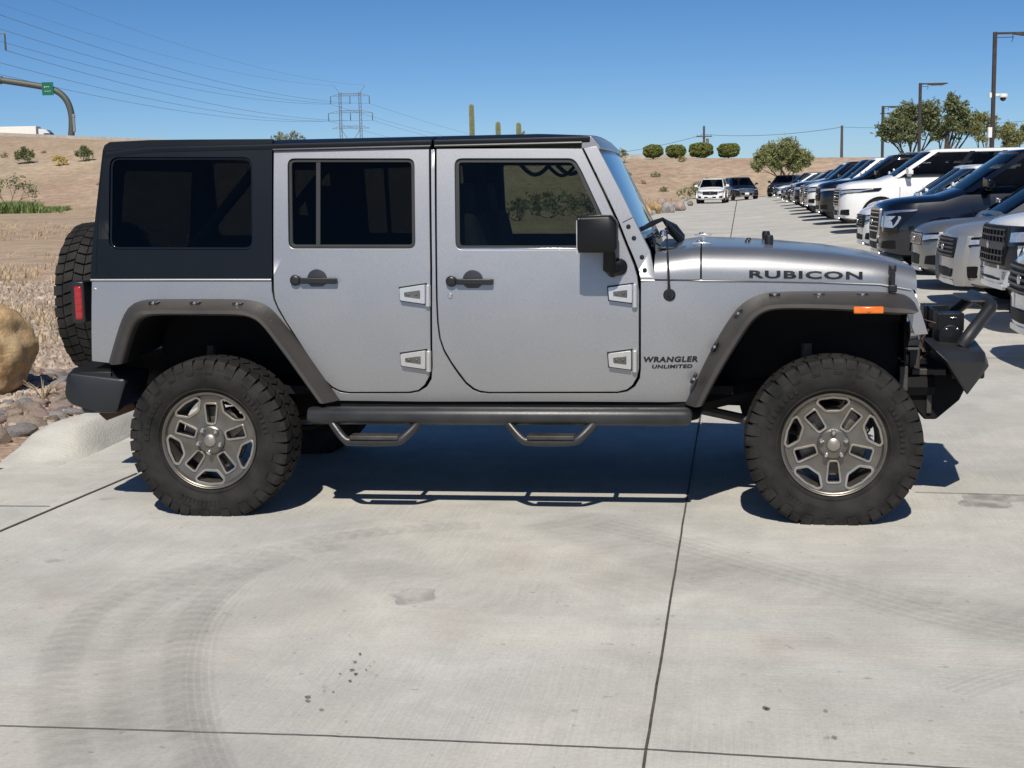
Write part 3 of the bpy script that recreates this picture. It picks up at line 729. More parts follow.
# front bumper: plate winch bumper with stinger hoop
def F(px, py, y=-.45): return JL(px, py, y)
mb = MB()
for s in (-1, 1):
    # outer wing: a faceted box, long top, nose cut down to a point below
    top = [F(933, 348, -.62), F(984, 349, -.62)]
    A = Vector((F(935, 350, -.66)[0], -.66, F(935, 350, -.66)[1])); B = Vector((F(985, 352, -.50)[0], -.50, F(985, 352, -.5)[1]))
    C = Vector((F(989, 366, -.50)[0], -.50, F(989, 366, -.5)[1])); D = Vector((F(967, 395, -.58)[0], -.58, F(967, 395, -.58)[1])); E_ = Vector((F(952, 371, -.66)[0], -.66, F(952, 371, -.66)[1]))
    T = Vector((F(948, 362, -.68)[0], -.68, F(948, 362, -.68)[1]))
    C2 = Vector((F(985, 362, -.56)[0], -.56, F(985, 362, -.56)[1]))
    ins = Vector((-.03, .40, 0))
    vs = [A, B, C, D, E_, T, C2]; vi = [A+Vector((0, .46, .01)), B+Vector((.03, .42, .01)), C+Vector((.04, .42, 0)), D+Vector((.02, .44, .02)), E_+Vector((0, .44, .02))]
    allv = [Vector((v.x, v.y*(-s), v.z)) for v in vs+vi]
    mb.add(allv, [(0, 1, 6, 5), (5, 6, 3), (5, 3, 4), (6, 1, 2), (6, 2, 3), (0, 5, 4), (0, 7, 8, 1), (1, 8, 9, 2), (2, 9, 10, 3), (3, 10, 11, 4), (4, 11, 7, 0), (7, 11, 10, 9, 8)])
fb = mb.obj('front_bumper', M['armor'], jeep, .006, 2, 25)
mb = MB(); a = F(950, 352, -.2); b = F(989, 372, -.2)
mb.box(((a[0]+b[0])/2-.05, 0, (a[1]+b[1])/2), (b[0]-a[0]-.03, .9, a[1]-b[1])); mb.obj('bumper_centre', M['armor'], fb, .01)
mb = MB(); q = [F(918, 372, -.35), F(962, 370, -.35), F(966, 380, -.35), F(957, 398, -.35), F(934, 417, -.35), F(922, 417, -.35), F(905, 395, -.35)]
mb.prism(q, lambda u, v, w: (u, w, v), -.42, .42); mb.obj('skid_plate', M['under'], fb, .008)
for s in (-1, 1):   # fog lamp pod (small round end) and tow shackle
    p = F(988, 364, -.46); mb = MB(); mb.lathe([(.0001, .012), (.018, .010), (.024, 0), (.024, -.03)], (p[0]-.01, s*.44, p[1]), 14, 'x'); mb.obj('bumper_plug', M['armor'], fb)
# hoop
mb = MB(); yh = .40; foot = F(962, 346, -yh); top = F(993, 305, -yh+.10)
pts = [(foot[0], -yh, foot[1]), (foot[0]+.03, -yh, foot[1]+.05), (top[0]-.03, -yh+.10, top[1]-.04), (top[0]+.0, -yh+.13, top[1]-.008), (top[0]-.01, -yh+.19, top[1]+.005)]
pts = [tuple(p) for p in smoothpoly(pts, 2)]
mb.tube(pts+[(x, -y, z) for x, y, z in reversed(pts)], .031, 14)
q = F(985, 300, 0)
mb.obj('hoop_bar', M['armor'], fb, 0)
mb = MB(); mb.box((top[0]-.05, 0, top[1]+.012), (.10, .50, .012)); mb.obj('hoop_plate', M['armor'], fb, .004)
# winch
mb = MB(); a = F(935, 312, -.25); b = F(963, 345, -.25); cx = (a[0]+b[0])/2; cz = (a[1]+b[1])/2; wx = b[0]-a[0]; wz = a[1]-b[1]
for (y0, y1) in ((-.30, -.16), (.16, .30)):
    mb.box((cx, (y0+y1)/2, cz+wz*.22), (wx*.92, y1-y0, wz*.52)); mb.lathe([(.0001, y0-.012), (wx*.42, y0-.008), (wx*.48, y0+.01), (wx*.48, y1)], (cx, 0, cz-wz*.22), 24)
mb.tube([(cx, -.17, cz-.02), (cx, .17, cz-.02)], .045, 18)
for zz in (-.2, 0, .2): mb.tube([(cx-wx*.3, -.3, cz+wz*.46), (cx-wx*.3, .3, cz+wz*.46)], .006, 6)
wn = mb.obj('winch', M['mirror'], fb, .022, 3)
mb = MB(); mb.box((cx-.02, -.306, cz+wz*.02), (.012, .008, .008)); mb.box((cx+.03, -.306, cz+wz*.02), (.012, .008, .008)); mb.box((cx+.01, -.306, cz+wz*.36), (.035, .008, .005)); mb.obj('winch_bolts', M['chromeish'], wn, .002)
mb = MB(); mb.tube([(cx-.1, -.28, cz), (cx-.13, -.27, cz-.05), (cx-.10, -.26, cz-.12), (cx-.15, -.25, cz-.16)], .006, 6); mb.tube([(cx-.07, -.29, cz+.03), (cx-.13, -.28, cz+.05), (cx-.15, -.27, cz-.1)], .005, 6)
mb.obj('winch_cable', pm('cable_red_brown', (.10, .045, .035), .6), wn)
# small brackets between grille and bumper
for s in (-1, 1):
    mb = MB(); q = F(929, 372, -.42); mb.box((q[0], s*.40, q[1]), (.16, .05, .03)); q = F(903, 378, -.45)
    mb.box((q[0], s*.45, q[1]), (.04, .05, .12)); mb.tube([(q[0]-.05, s*.45, q[1]-.03), (q[0]+.1, s*.42, q[1]-.05)], .016, 8)
    q = F(928, 400, -.4); mb.box((q[0], s*.43, q[1]+.02), (.025, .01, .16))
    q = F(925, 355, -.5); mb.box((q[0]-.03, s*.36, q[1]), (.05, .04, .22))
    mb.obj('bumper_bracket', M['steel_dust'], fb, .004)
# ================================================================== SIDE STEPS
for s in (-1, 1):
    ys = .90
    zt = JL(500, 416, -ys)[1]; xa = JL(309, 416, -ys)[0]; xb = JL(688, 415, -ys)[0]
    mb = MB(); mb.tube([(xa, s*ys, zt), (xa+.02, s*ys, zt), (xb-.02, s*ys, zt), (xb, s*(ys-.01), zt)], [.036, .043, .043, .040], 20)
    st = mb.obj('side_step', M['tube'], jeep, .006, 2, 40)
    mb = MB(); mb.tube([(xb-.02, s*ys, zt), (xb+.03, s*(ys-.08), zt), (xb+.04, s*.55, zt+.01)], .028, 12); mb.obj('step_bracket', M['under'], st)
    mb = MB(); mb.tube([(xa+.03, s*ys, zt), (xa-.0, s*(ys-.08), zt), (xa, s*.55, zt)], .028, 12); mb.obj('step_bracket', M['under'], st)
    for fx in (.25, .55, .8): mb = MB(); mb.tube([(xa+(xb-xa)*fx, s*ys, zt), (xa+(xb-xa)*fx, s*.5, zt+.03)], .013, 8); mb.obj('step_bracket', M['under'], st)
    for (p0, p1, p2, p3) in ((329, 347, 402, 421), (505, 524, 578, 597)):
        pt = []
        for px, py in ((p0, 418), (p0+3, 424), (p1-2, 438), (p1+4, 441), (p2-4, 441), (p2+2, 438), (p3-3, 424), (p3, 418)):
            x, z = JL(px, py, -ys-.02); pt.append((x, s*(ys+.045 if 425 < py else ys+.01), z))
        pt = [tuple(p) for p in smoothpoly(pt, 2)]
        mb = MB(); mb.tube(pt, .021, 12); hp = mb.obj('step_hoop', M['tube'], st)
        a = JL(p1+3, 438, -ys-.05); b = JL(p2-3, 438, -ys-.05); mb = MB(); mb.box(((a[0]+b[0])/2, s*(ys+.035), a[1]+.004), (b[0]-a[0], .075, .022))
        mb.obj('step_pad', M['steel_dust'], hp, .006)
# dark strip put in as the shade under the body edge
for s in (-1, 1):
    mb = MB(); a = J(325, 402); b = J(694, 403); mb.box(((a[0]+b[0])/2, s*.765, a[1]-.012), (b[0]-a[0], .03, .035)); mb.obj('sill_shade_strip', M['under'], jeep, .004)
# ================================================================== MIRROR, AERIAL, WIPERS
for s in (-1, 1):
    ym = -.95; A = [JL(577.5, 216, ym), JL(611, 214.5, ym), JL(617.5, 222, ym), JL(617.5, 249, ym), JL(611, 252.5, ym), JL(579.5, 252.5, ym), JL(577.5, 249, ym)]
    A = rnd(A, .012, 3); cx = sum(p[0] for p in A)/len(A); cz = sum(p[1] for p in A)/len(A)
    mb = MB(); rings = [[(cx+(x-cx)*k, s*y, cz+(z-cz)*k) for x, z in A] for y, k in ((.84, .86), (.86, .98), (.90, 1.0), (.97, 1.0), (.992, .97), (1.0, .86))]
    mb.loft(rings, True, True); mr = mb.obj('side_mirror', M['mirror'], jeep, 0, 2, 50)
    c = J(618.7, 266.8); q = hw(*c)
    mb = MB(); mb.lathe([(.0001, s*(q+.030)), (.030, s*(q+.027)), (.040, s*(q+.018)), (.042, s*q)], (c[0], 0, c[1]), 24)
    d = JL(609, 250, -.90); e = JL(607, 268, -.9)
    pts = [(c[0], s*(q+.01), c[1]), (e[0]+.02, s*(q+.05), c[1]-.012), (e[0]+.01, s*(q+.08), c[1]), (d[0], s*(q+.10), d[1]-.01), (d[0], s*(q+.11), d[1]+.05)]
    mb.tube(pts, [.034, .034, .033, .028, .026], 12); mb.obj('mirror_arm', M['mirror'], mr, 0)
    mb = MB(); mb.prism([(p[1], p[0]) for p in []] or [(s*.86, cz-.075), (s*.98, cz-.075), (s*.98, cz+.075), (s*.86, cz+.075)], lambda u, v, w: (w, u, v), min(p[0] for p in A)-.002, min(p[0] for p in A)+.006); mb.obj('mirror_glass', M['clear_lens'], mr)
    a = JL(578, 218, -.99); b = JL(592, 218, -.99); mb = MB(); mb.box(((a[0]+b[0])/2, s*.992, a[1]-.004), (b[0]-a[0], .01, .008)); mb.obj('mirror_trim', M['chromeish'], mr, .002)
c = J(669.3, 295); q = hw(*c); mb = MB(); mb.lathe([(.0001, -(q+.016)), (.020, -(q+.013)), (.027, -(q+.006)), (.029, -q)], (c[0], 0, c[1]), 20); an = mb.obj('aerial_base', M['black_plastic'], jeep)
t = JL(666.5, 222, -.83); mb = MB(); mb.tube([(c[0], -(q+.018), c[1]), (c[0]-.001, -(q+.022), c[1]+.05), (t[0], -(q+.03), t[1])], [.010, .006, .0026], 8); mb.obj('aerial', M['black_plastic'], an)
# wipers: parked across the lower screen, near one seen rising from the cowl
def wiper(y0, y1, dz):
    z0 = hz(xc0+.03)+.012; x0 = xc0+.06
    mb = MB(); zt2 = JL(664, 218.5, y0)[1]
    hinge_ = (x0+.04, y0, z0); el = (x0-.01, (y0*.6+y1*.4), z0+.055+dz); tip = (wsx(z0+.04)+.03, y1, z0+.04)
    mb.tube([hinge_, el, ((el[0]+tip[0])/2-.0, (el[1]+tip[1])/2, (el[2]+tip[2])/2+.01)], [.012, .010, .007], 8)
    L = [(wsx(z0+.03+k*.04/6)+.04-.02*(k/6), y1-.26+.50*k/6, z0+.030+.012*sin(k/6*pi)) for k in range(7)]
    mb.tube(L, .009, 6); mb.tube([(x, y, z+.016) for x, y, z in L[1:-1]], .005, 6)
    return mb.obj('wiper', M['black_plastic'], jeep)
wiper(.05, -.28, 0.0); wiper(.62, .25, 0.0)
# near wiper arm, the bent black arm that peaks over the cowl in the photo
def W3(px, py, y): x, z = JL(px, py, y); return (x, y, z)
mb = MB(); pts = [W3(642, 229, -.5), W3(652, 223.5, -.45), W3(663, 219, -.4)]
mb.tube(pts, [.010, .014, .009], 8); pts = [W3(663, 219, -.4), W3(671, 229, -.3), W3(682, 239, -.2)]; mb.tube(pts, [.008, .016, .014], 8)
pts = [W3(663, 219, -.4), W3(675, 226, -.2), W3(683, 236, -.05)]; mb.tube(pts, [.006, .012, .011], 8)
mb.obj('wiper', M['black_plastic'], jeep)
mb = MB(); p = W3(663, 236, -.35); mb.lathe([(.0001, .03), (.014, .026), (.02, 0)], (p[0], p[1], p[2]), 12, 'z'); mb.tube([W3(650, 240, -.4), W3(657, 236, -.35), p], .006, 6); mb.tube([W3(652, 246, -.4), W3(656, 243, -.35), W3(662, 247, -.3)], .005, 6)
mb.obj('wiper_pivot', M['chromeish'], jeep)
# ================================================================== INTERIOR + CHASSIS
mb = MB(); mb.box((-.35, 0, .60), (2.75, 1.45, .04)); mb.obj('floor_pan', M['under'], jeep)
mb = MB(); mb.box((.62, 0, 1.0), (.26, 1.42, .26)); mb.box((.66, 0, .78), (.05, 1.42, .3)); mb.obj('dashboard', M['black_plastic'], jeep, .03)
mb = MB()
c0 = Vector((.40, .37, 1.12)); ax = Vector((-.9, 0, .42)).normalized(); e1 = Vector((0, 1, 0)); e2 = ax.cross(e1)
mb.tube([c0+(e1*cos(t*pi/12)+e2*sin(t*pi/12))*.185 for t in range(25)], .014, 8, False); mb.tube([c0+e1*.18, c0-e1*.18], .016, 6); mb.tube([c0, c0-ax*.2], .02, 6)
mb.obj('steering_wheel', M['seat'], jeep)
for (x, ys_) in ((-.02, (-.36, .36)), (-.95, (-.36, .36))):
    for y in ys_:
        mb = MB(); mb.box((x+.08, y, .86), (.50, .50, .14)); mb.box((x-.20, y, 1.14), (.14, .48, .60), Matrix.Rotation(-.22, 3, 'Y'))
        st = mb.obj('seat', M['seat'], jeep, .04); mb = MB(); mb.box((x-.285, y, 1.50), (.09, .26, .16), Matrix.Rotation(-.15, 3, 'Y')); mb.tube([(x-.27, y-.06, 1.36), (x-.285, y-.06, 1.48)], .007, 6); mb.tube([(x-.27, y+.06, 1.36), (x-.285, y+.06, 1.48)], .007, 6)
        mb.obj('headrest', M['seat'], st, .03)
mb = MB(); xB = J(433, 200)[0]
for s in (-1, 1):
    mb.tube([(xf-.02, s*.60, 1.70), (xB, s*.62, 1.715), (-1.25, s*.61, 1.70), (-1.75, s*.62, 1.15)], .028, 10)
    mb.tube([(xB, s*.62, 1.71), (xB, s*.67, 1.1)], .030, 10)
mb.tube([(xB, -.62, 1.71), (xB, .62, 1.71)], .028, 10); mb.tube([(-1.25, -.61, 1.70), (-1.25, .61, 1.70)], .028, 10)
mb.obj('roll_bar', M['seat'], jeep)
# grab straps hanging from the front bar
for s in (-1, 1):
    for k in (0, 1):
        x0 = .02+k*.17; mb = MB(); L = [(x0+.15*t/8, s*.60, 1.672-.055*sin(pi*t/8)) for t in range(9)]; mb.tube(L, .011, 6); mb.obj('grab_strap', M['seat'], jeep)
mb = MB()
for s in (-1, 1):
    mb.tube([(-2.0, s*.45, .52), (-1.75, s*.45, .64), (-1.2, s*.45, .66), (-.9, s*.48, .50), (.85, s*.48, .50), (1.2, s*.42, .58), (1.98, s*.42, .58)], .05, 6)
mb.box((.2, 0, .45), (.9, .5, .14)); mb.box((-1.0, .1, .48), (.5, .6, .18)); mb.obj('chassis_frame', M['under'], jeep)
for x in (-WBH, WBH):
    mb = MB(); mb.tube([(x, -.68, WR-.01), (x, .68, WR-.01)], .042, 12)
    mb.lathe([(.0001, -.12), (.10, -.09), (.14, 0), (.10, .09), (.0001, .12)], (x, (.12 if x > 0 else 0), WR-.01), 16)
    for s in (-1, 1):
        for k in range(6):
            c = (x+.0, s*.50, .46+k*.035); mb.lathe([(.055, 0), (.067, .008), (.055, .016)], c, 14, 'z')
        mb.tube([(x-.12, s*.56, WR-.05), (x-.10, s*.54, .80)], .026, 10)
        mb.tube([(x, s*.48, WR-.06), (x-(.75 if x > 0 else -.75), s*.46, .50)], .024, 8)
    if x > 0: mb.tube([(x+.16, -.62, WR+.02), (x+.16, .62, WR+.04)], .018, 8); mb.tube([(x+.20, -.6, WR+.1), (x+.20, .6, WR+.16)], .016, 8)
    mb.obj('axle', M['steel_dust'], jeep)
mb = MB(); mb.tube([(-1.35, 0, .42), (-.1, .0, .48), (1.3, .12, .42)], .032, 10); mb.tube([(-1.9, .38, .50), (-1.1, .42, .52), (.6, .3, .46)], .03, 10); mb.obj('drive_shaft', M['under'], jeep)
mb = MB(); mb.lathe([(.0001, -.28), (.09, -.26), (.1, 0), (.09, .26), (.0001, .28)], (-1.86, 0, .55), 14); mb.obj('muffler', M['steel_dust'], jeep)
# ================================================================== GROUND
LS = .16                                 # lane slope dX/dY
def curbx(Y): return -2.62+LS*(Y-8.5)
def lot_rise(X, Y):
    return .26*sstep((X-LS*Y+.6)/4.5)*sstep((Y-24)/12)
def ridge(X):
    t = (X+75)/89.0
    b = 150-35*max(-1.5, min(1.6, t)); c = 215-65*max(-1.5, min(1.6, t))
    h = 10.3-6.75*t if t < .9 else max(2.9, 10.3-6.75*.9-(t-.9)*1.9)
    b += 12*sstep((X-5)/12)
    return b, max(c, b+22), min(h, 14)
def terr(X, Y):
    b, c, h = ridge(X)
    if Y <= b: z = 0
    elif Y < c: z = h*(sstep((Y-b)/(c-b))*.35+.65*(Y-b)/(c-b))
    elif Y < c+8: z = h
    else: z = h-1.7*sstep((Y-c-8)/14)
    if Y < c: z += .10*noise.noise((X*.12, Y*.12, 0))*sstep((abs(X-curbx(Y))-1)/8) if X < curbx(Y) or Y > b else 0
    return z
def sheet(name, us, vs, f, mat, kind='structure'):
    verts = [f(u, v) for v in vs for u in us]; n = len(us)
    faces = [(j*n+i, j*n+i+1, (j+1)*n+i+1, (j+1)*n+i) for j in range(len(vs)-1) for i in range(n-1)]
    me = bpy.data.meshes.new(name); me.from_pydata(verts, [], faces); me.materials.append(mat)
    o = link(name, me, None, 0, 2, 60); return tag(o, kind=kind)
# desert dirt
def dirt():
    m, n, b = newmat('desert_dirt'); N = n.nodes; L = n.links
    tc = N.new('ShaderNodeTexCoord')
    def ns(sc, det=6, rough=.6):
        q = N.new('ShaderNodeTexNoise'); q.inputs['Scale'].default_value = sc; q.inputs['Detail'].default_value = det; q.inputs['Roughness'].default_value = rough; L.new(tc.outputs['Object'], q.inputs['Vector']); return q
    a = ns(.09); c = ns(1.2); d = ns(14, 4, .7); g = ns(.5)
    r = N.new('ShaderNodeValToRGB'); e = r.color_ramp.elements; e[0].position = .36; e[1].position = .66; e[0].color = (.37, .275, .205, 1); e[1].color = (.56, .455, .355, 1)
    L.new(a.outputs[0], r.inputs[0])
    r2 = N.new('ShaderNodeValToRGB'); e = r2.color_ramp.elements; e[0].position = .35; e[1].position = .7; e[0].color = (.26, .20, .155, 1); e[1].color = (.60, .50, .40, 1); L.new(d.outputs[0], r2.inputs[0])
    m1 = N.new('ShaderNodeMixRGB'); m1.inputs[0].default_value = .48; L.new(r.outputs[0], m1.inputs[1]); L.new(r2.outputs[0], m1.inputs[2])
    r3 = N.new('ShaderNodeValToRGB'); e = r3.color_ramp.elements; e[0].position = .4; e[1].position = .62; e[0].color = (.82, .82, .82, 1); e[1].color = (1.15, 1.12, 1.08, 1); L.new(c.outputs[0], r3.inputs[0])
    m2 = N.new('ShaderNodeMixRGB'); m2.blend_type = 'MULTIPLY'; m2.inputs[0].default_value = 1; L.new(m1.outputs[0], m2.inputs[1]); L.new(r3.outputs[0], m2.inputs[2])
    hh = ns(.035, 5, .7); rr_ = N.new('ShaderNodeValToRGB'); e = rr_.color_ramp.elements; e[0].position = .38; e[1].position = .62; e[0].color = (1.0, .93, .90, 1); e[1].color = (.98, 1.0, .93, 1); L.new(hh.outputs[0], rr_.inputs[0])
    m3 = N.new('ShaderNodeMixRGB'); m3.blend_type = 'MULTIPLY'; m3.inputs[0].default_value = 1; L.new(m2.outputs[0], m3.inputs[1]); L.new(rr_.outputs[0], m3.inputs[2])
    st_ = ns(3.4, 3, .8); q3 = N.new('ShaderNodeMapRange'); q3.inputs[1].default_value = .60; q3.inputs[2].default_value = .70; q3.inputs[4].default_value = .45; L.new(st_.outputs[0], q3.inputs[0])
    m4 = N.new('ShaderNodeMixRGB'); m4.inputs[2].default_value = (.19, .14, .10, 1); L.new(q3.outputs[0], m4.inputs[0]); L.new(m3.outputs[0], m4.inputs[1]); m2 = m4
    L.new(m2.outputs[0], b.inputs['Base Color']); b.inputs['Roughness'].default_value = .95; b.inputs['Specular IOR Level'].default_value = .1
    v = N.new('ShaderNodeTexVoronoi'); v.inputs['Scale'].default_value = 16; L.new(tc.outputs['Object'], v.inputs['Vector'])
    ad = N.new('ShaderNodeMath'); ad.operation = 'ADD'; L.new(v.outputs[0], ad.inputs[0]); L.new(d.outputs[0], ad.inputs[1])
    bp = N.new('ShaderNodeBump'); bp.inputs['Strength'].default_value = .7; bp.inputs['Distance'].default_value = .05; L.new(ad.outputs[0], bp.inputs['Height']); L.new(bp.outputs[0], b.inputs['Normal'])
    return m
def steps(a, b, d): 
    n = max(1, int(round((b-a)/d))); return [a+(b-a)*i/n for i in range(n+1)]
us = steps(-1500, -240, 90)[:-1]+steps(-240, 160, 3.2)[:-1]+steps(160, 1500, 90)
vs = steps(-60, 90, 6)[:-1]+steps(90, 250, 2.5)[:-1]+steps(250, 400, 15)[:-1]+steps(400, 3500, 250)
sheet('desert_ground', us, vs, lambda X, Y: (X, Y, terr(X, Y)-(.0 if Y > 105 else .0)), dirt())
# concrete
def concrete(name='lot_concrete', base=((.468, .448, .402), (.565, .546, .494)), curb=False):
    m, n, b = newmat(name); N = n.nodes; L = n.links
    tc = N.new('ShaderNodeTexCoord'); mp = N.new('ShaderNodeMapping'); mp.inputs['Rotation'].default_value = (0, 0, math.atan(LS)); L.new(tc.outputs['Object'], mp.inputs[0])
    def ns(sc, det=6, rough=.6, scale=None, warp=0):
        q = N.new('ShaderNodeTexNoise'); q.inputs['Scale'].default_value = sc; q.inputs['Detail'].default_value = det; q.inputs['Roughness'].default_value = rough; q.inputs['Distortion'].default_value = warp
        if scale:
            mm = N.new('ShaderNodeMapping'); mm.inputs['Scale'].default_value = scale; L.new(mp.outputs[0], mm.inputs[0]); L.new(mm.outputs[0], q.inputs['Vector'])
        else: L.new(mp.outputs[0], q.inputs['Vector'])
        return q
    big = ns(.42, 7, .62, None, .6); med = ns(2.6, 8, .66, None, .4); fine = ns(70, 3, .7); broom = ns(1, 3, .6, (150, 2.2, 1)); broom2 = ns(1, 3, .6, (2.0, 110, 1)); sel = ns(.28, 3, .5)
    r = N.new('ShaderNodeValToRGB'); e = r.color_ramp.elements; e[0].position = .34; e[1].position = .66; e[0].color = (*base[0], 1); e[1].color = (*base[1], 1); L.new(big.outputs[0], r.inputs[0])
    def mul(src, no, lo, hi, p0=.35, p1=.65):
        q = N.new('ShaderNodeMapRange'); q.inputs[1].default_value = p0; q.inputs[2].default_value = p1; q.inputs[3].default_value = lo; q.inputs[4].default_value = hi; L.new(no, q.inputs[0])
        x = N.new('ShaderNodeMixRGB'); x.blend_type = 'MULTIPLY'; x.inputs[0].default_value = 1; L.new(src, x.inputs[1]); L.new(q.outputs[0], x.inputs[2]); return x.outputs[0]
    c = mul(r.outputs[0], med.outputs[0], .88, 1.07)
    c = mul(c, fine.outputs[0], .93, 1.06)
    mxb = N.new('ShaderNodeMixRGB'); sl = N.new('ShaderNodeMapRange'); sl.inputs[1].default_value = .45; sl.inputs[2].default_value = .55; L.new(sel.outputs[0], sl.inputs[0]); L.new(sl.outputs[0], mxb.inputs[0]); L.new(broom.outputs[0], mxb.inputs[1]); L.new(broom2.outputs[0], mxb.inputs[2])
    c = mul(c, mxb.outputs[0], .94, 1.05)
    # grey grime clouds
    gr = ns(.9, 9, .7, (1, .35, 1), .8); q = N.new('ShaderNodeMapRange'); q.inputs[1].default_value = .52; q.inputs[2].default_value = .74; q.inputs[3].default_value = 0; q.inputs[4].default_value = .2; L.new(gr.outputs[0], q.inputs[0])
    x = N.new('ShaderNodeMixRGB'); x.inputs[2].default_value = (.31, .305, .285, 1); L.new(q.outputs[0], x.inputs[0]); L.new(c, x.inputs[1]); c = x.outputs[0]
    hv = ns(.33, 5, .6, (1, 1.6, 1), 1.2); q = N.new('ShaderNodeMapRange'); q.inputs[1].default_value = .42; q.inputs[2].default_value = .60; L.new(hv.outputs[0], q.inputs[0])
    x = N.new('ShaderNodeMixRGB'); x.blend_type = 'MULTIPLY'; x.inputs[2].default_value = (.93, .95, .985, 1); L.new(q.outputs[0], x.inputs[0]); L.new(c, x.inputs[1]); c = x.outputs[0]
    hv2 = ns(1.7, 6, .7, (1, 1, 1), .5); q = N.new('ShaderNodeMapRange'); q.inputs[1].default_value = .55; q.inputs[2].default_value = .70; q.inputs[4].default_value = .8; L.new(hv2.outputs[0], q.inputs[0])
    x = N.new('ShaderNodeMixRGB'); x.blend_type = 'MULTIPLY'; x.inputs[2].default_value = (.97, .92, .90, 1); L.new(q.outputs[0], x.inputs[0]); L.new(c, x.inputs[1]); c = x.outputs[0]
    sp_ = ns(24, 2, .5); q = N.new('ShaderNodeMapRange'); q.inputs[1].default_value = .70; q.inputs[2].default_value = .76; q.inputs[4].default_value = .45; L.new(sp_.outputs[0], q.inputs[0])
    x = N.new('ShaderNodeMixRGB'); x.inputs[2].default_value = (.2, .19, .17, 1); L.new(q.outputs[0], x.inputs[0]); L.new(c, x.inputs[1]); c = x.outputs[0]
    L.new(c, b.inputs['Base Color']); b.inputs['Roughness'].default_value = .85; b.inputs['Specular IOR Level'].default_value = .25
    bp = N.new('ShaderNodeBump'); bp.inputs['Strength'].default_value = .35; bp.inputs['Distance'].default_value = .004; L.new(mxb.outputs[0], bp.inputs['Height'])
    bp2 = N.new('ShaderNodeBump'); bp2.inputs['Strength'].default_value = .3; bp2.inputs['Distance'].default_value = .004; L.new(fine.outputs[0], bp2.inputs['Height']); L.new(bp.outputs[0], bp2.inputs['Normal']); L.new(bp2.outputs[0], b.inputs['Normal'])
    return m
MC = concrete()
def lane(t, Y): return (curbx(Y)+t, Y)
def lotz(X, Y): return .012+lot_rise(X, Y)
Ys = steps(7.6, 40, 1.2)[:-1]+steps(40, 124, 4)
ts = [0, .5, 1, 2, 3, 4, 5, 6, 7, 8, 9, 10, 12, 15, 20, 28, 40, 60]
sheet('lot_pavement', ts, Ys, lambda t, Y: (curbx(Y)+t, Y, lotz(curbx(Y)+t, Y)), MC)
# apron in front (nearer than the curb end), stretching to the left and behind the viewer
us = steps(-30, 57, 3); 
def gx(px, py): p = ground(px, py, .01); return (p.x, p.y)
c1 = gx(0, 470); c0_ = lane(0, 7.6)
mb = MB(); out = [(-30, -25), (60, -25), (60+curbx(7.6), 8.7), lane(.25, 8.7), gx(24, 460.5), (c1[0], c1[1]), (-30, c1[1]-1.5)]
V, Fc, B_ = fill2d(out); mb.add([(x, y, .0118) for x, y in V], Fc); tag(mb.obj('apron_pavement', MC, None, 0), kind='structure')
# joints
mj = pm('joint_filler', (.075, .068, .06), .9, 0, 30, .4); mj2 = pm('joint_light', (.16, .15, .135), .9, 0, 30, .4)
def ribbon(mb, P, wd, z=.004, zf=lotz):
    P = [Vector((p[0], p[1])) for p in P]; vs = []
    for i, p in enumerate(P):
        t = (P[min(i+1, len(P)-1)]-P[max(i-1, 0)]).normalized(); q = Vector((-t.y, t.x))*(wd[i] if isinstance(wd, list) else wd)/2
        for s in (-1, 1): a = p+q*s; vs.append((a.x, a.y, zf(a.x, a.y)+z))
    mb.add(vs, [(2*i, 2*i+1, 2*i+3, 2*i+2) for i in range(len(P)-1)])
def wob(a, b, n=40, amp=.002):
    amp = .002
    a = Vector(a); b = Vector(b); r = random.Random(int(a.x*100)); return [a.lerp(b, i/n)+Vector((noise.noise((i*.7, a.x, 0))*amp, noise.noise((i*.7, a.y, 5))*amp)) for i in range(n+1)]
mb = MB(); A = gx(640, 790); B1 = gx(697, 437)
d = (Vector(B1)-Vector(A)).normalized(); 
ribbon(mb, wob(A, B1, 40), .0085)
far = [Vector(B1)+(Vector(gx(737, 200))-Vector(B1))*k/30 for k in range(31)]; ribbon(mb, far, [.012+.05*k/30 for k in range(31)], .005)
ribbon(mb, wob(gx(-40, 549), gx(137, 474), 30), .016)
ribbon(mb, wob(gx(-40, 726), gx(320, 737), 30, .006), .005); ribbon(mb, wob(gx(320, 737), gx(648, 751), 30, .006), .0055); ribbon(mb, wob(gx(648, 751), gx(1060, 776), 30, .006), .0055)
tag(mb.obj('expansion_joint', mj, None, 0), kind='structure')
mb = MB(); ribbon(mb, wob(gx(-40, 506.5), gx(50, 507), 10), .010); ribbon(mb, wob(gx(915, 493), gx(1060, 497), 20), .008)
for D in (13, 18.5, 24, 29.5, 36, 43, 51, 60, 71, 84, 98):
    p = Vector((curbx(D)+.1, D)); ribbon(mb, [p+Vector((cos(.158), -sin(.158)))*k for k in range(0, 22)], .014+.0005*D, .005)
for t in (12.4,): ribbon(mb, [Vector((curbx(Y)+t, Y)) for Y in Ys], .03, .005)
tag(mb.obj('contraction_joint', mj2, None, 0), kind='structure')
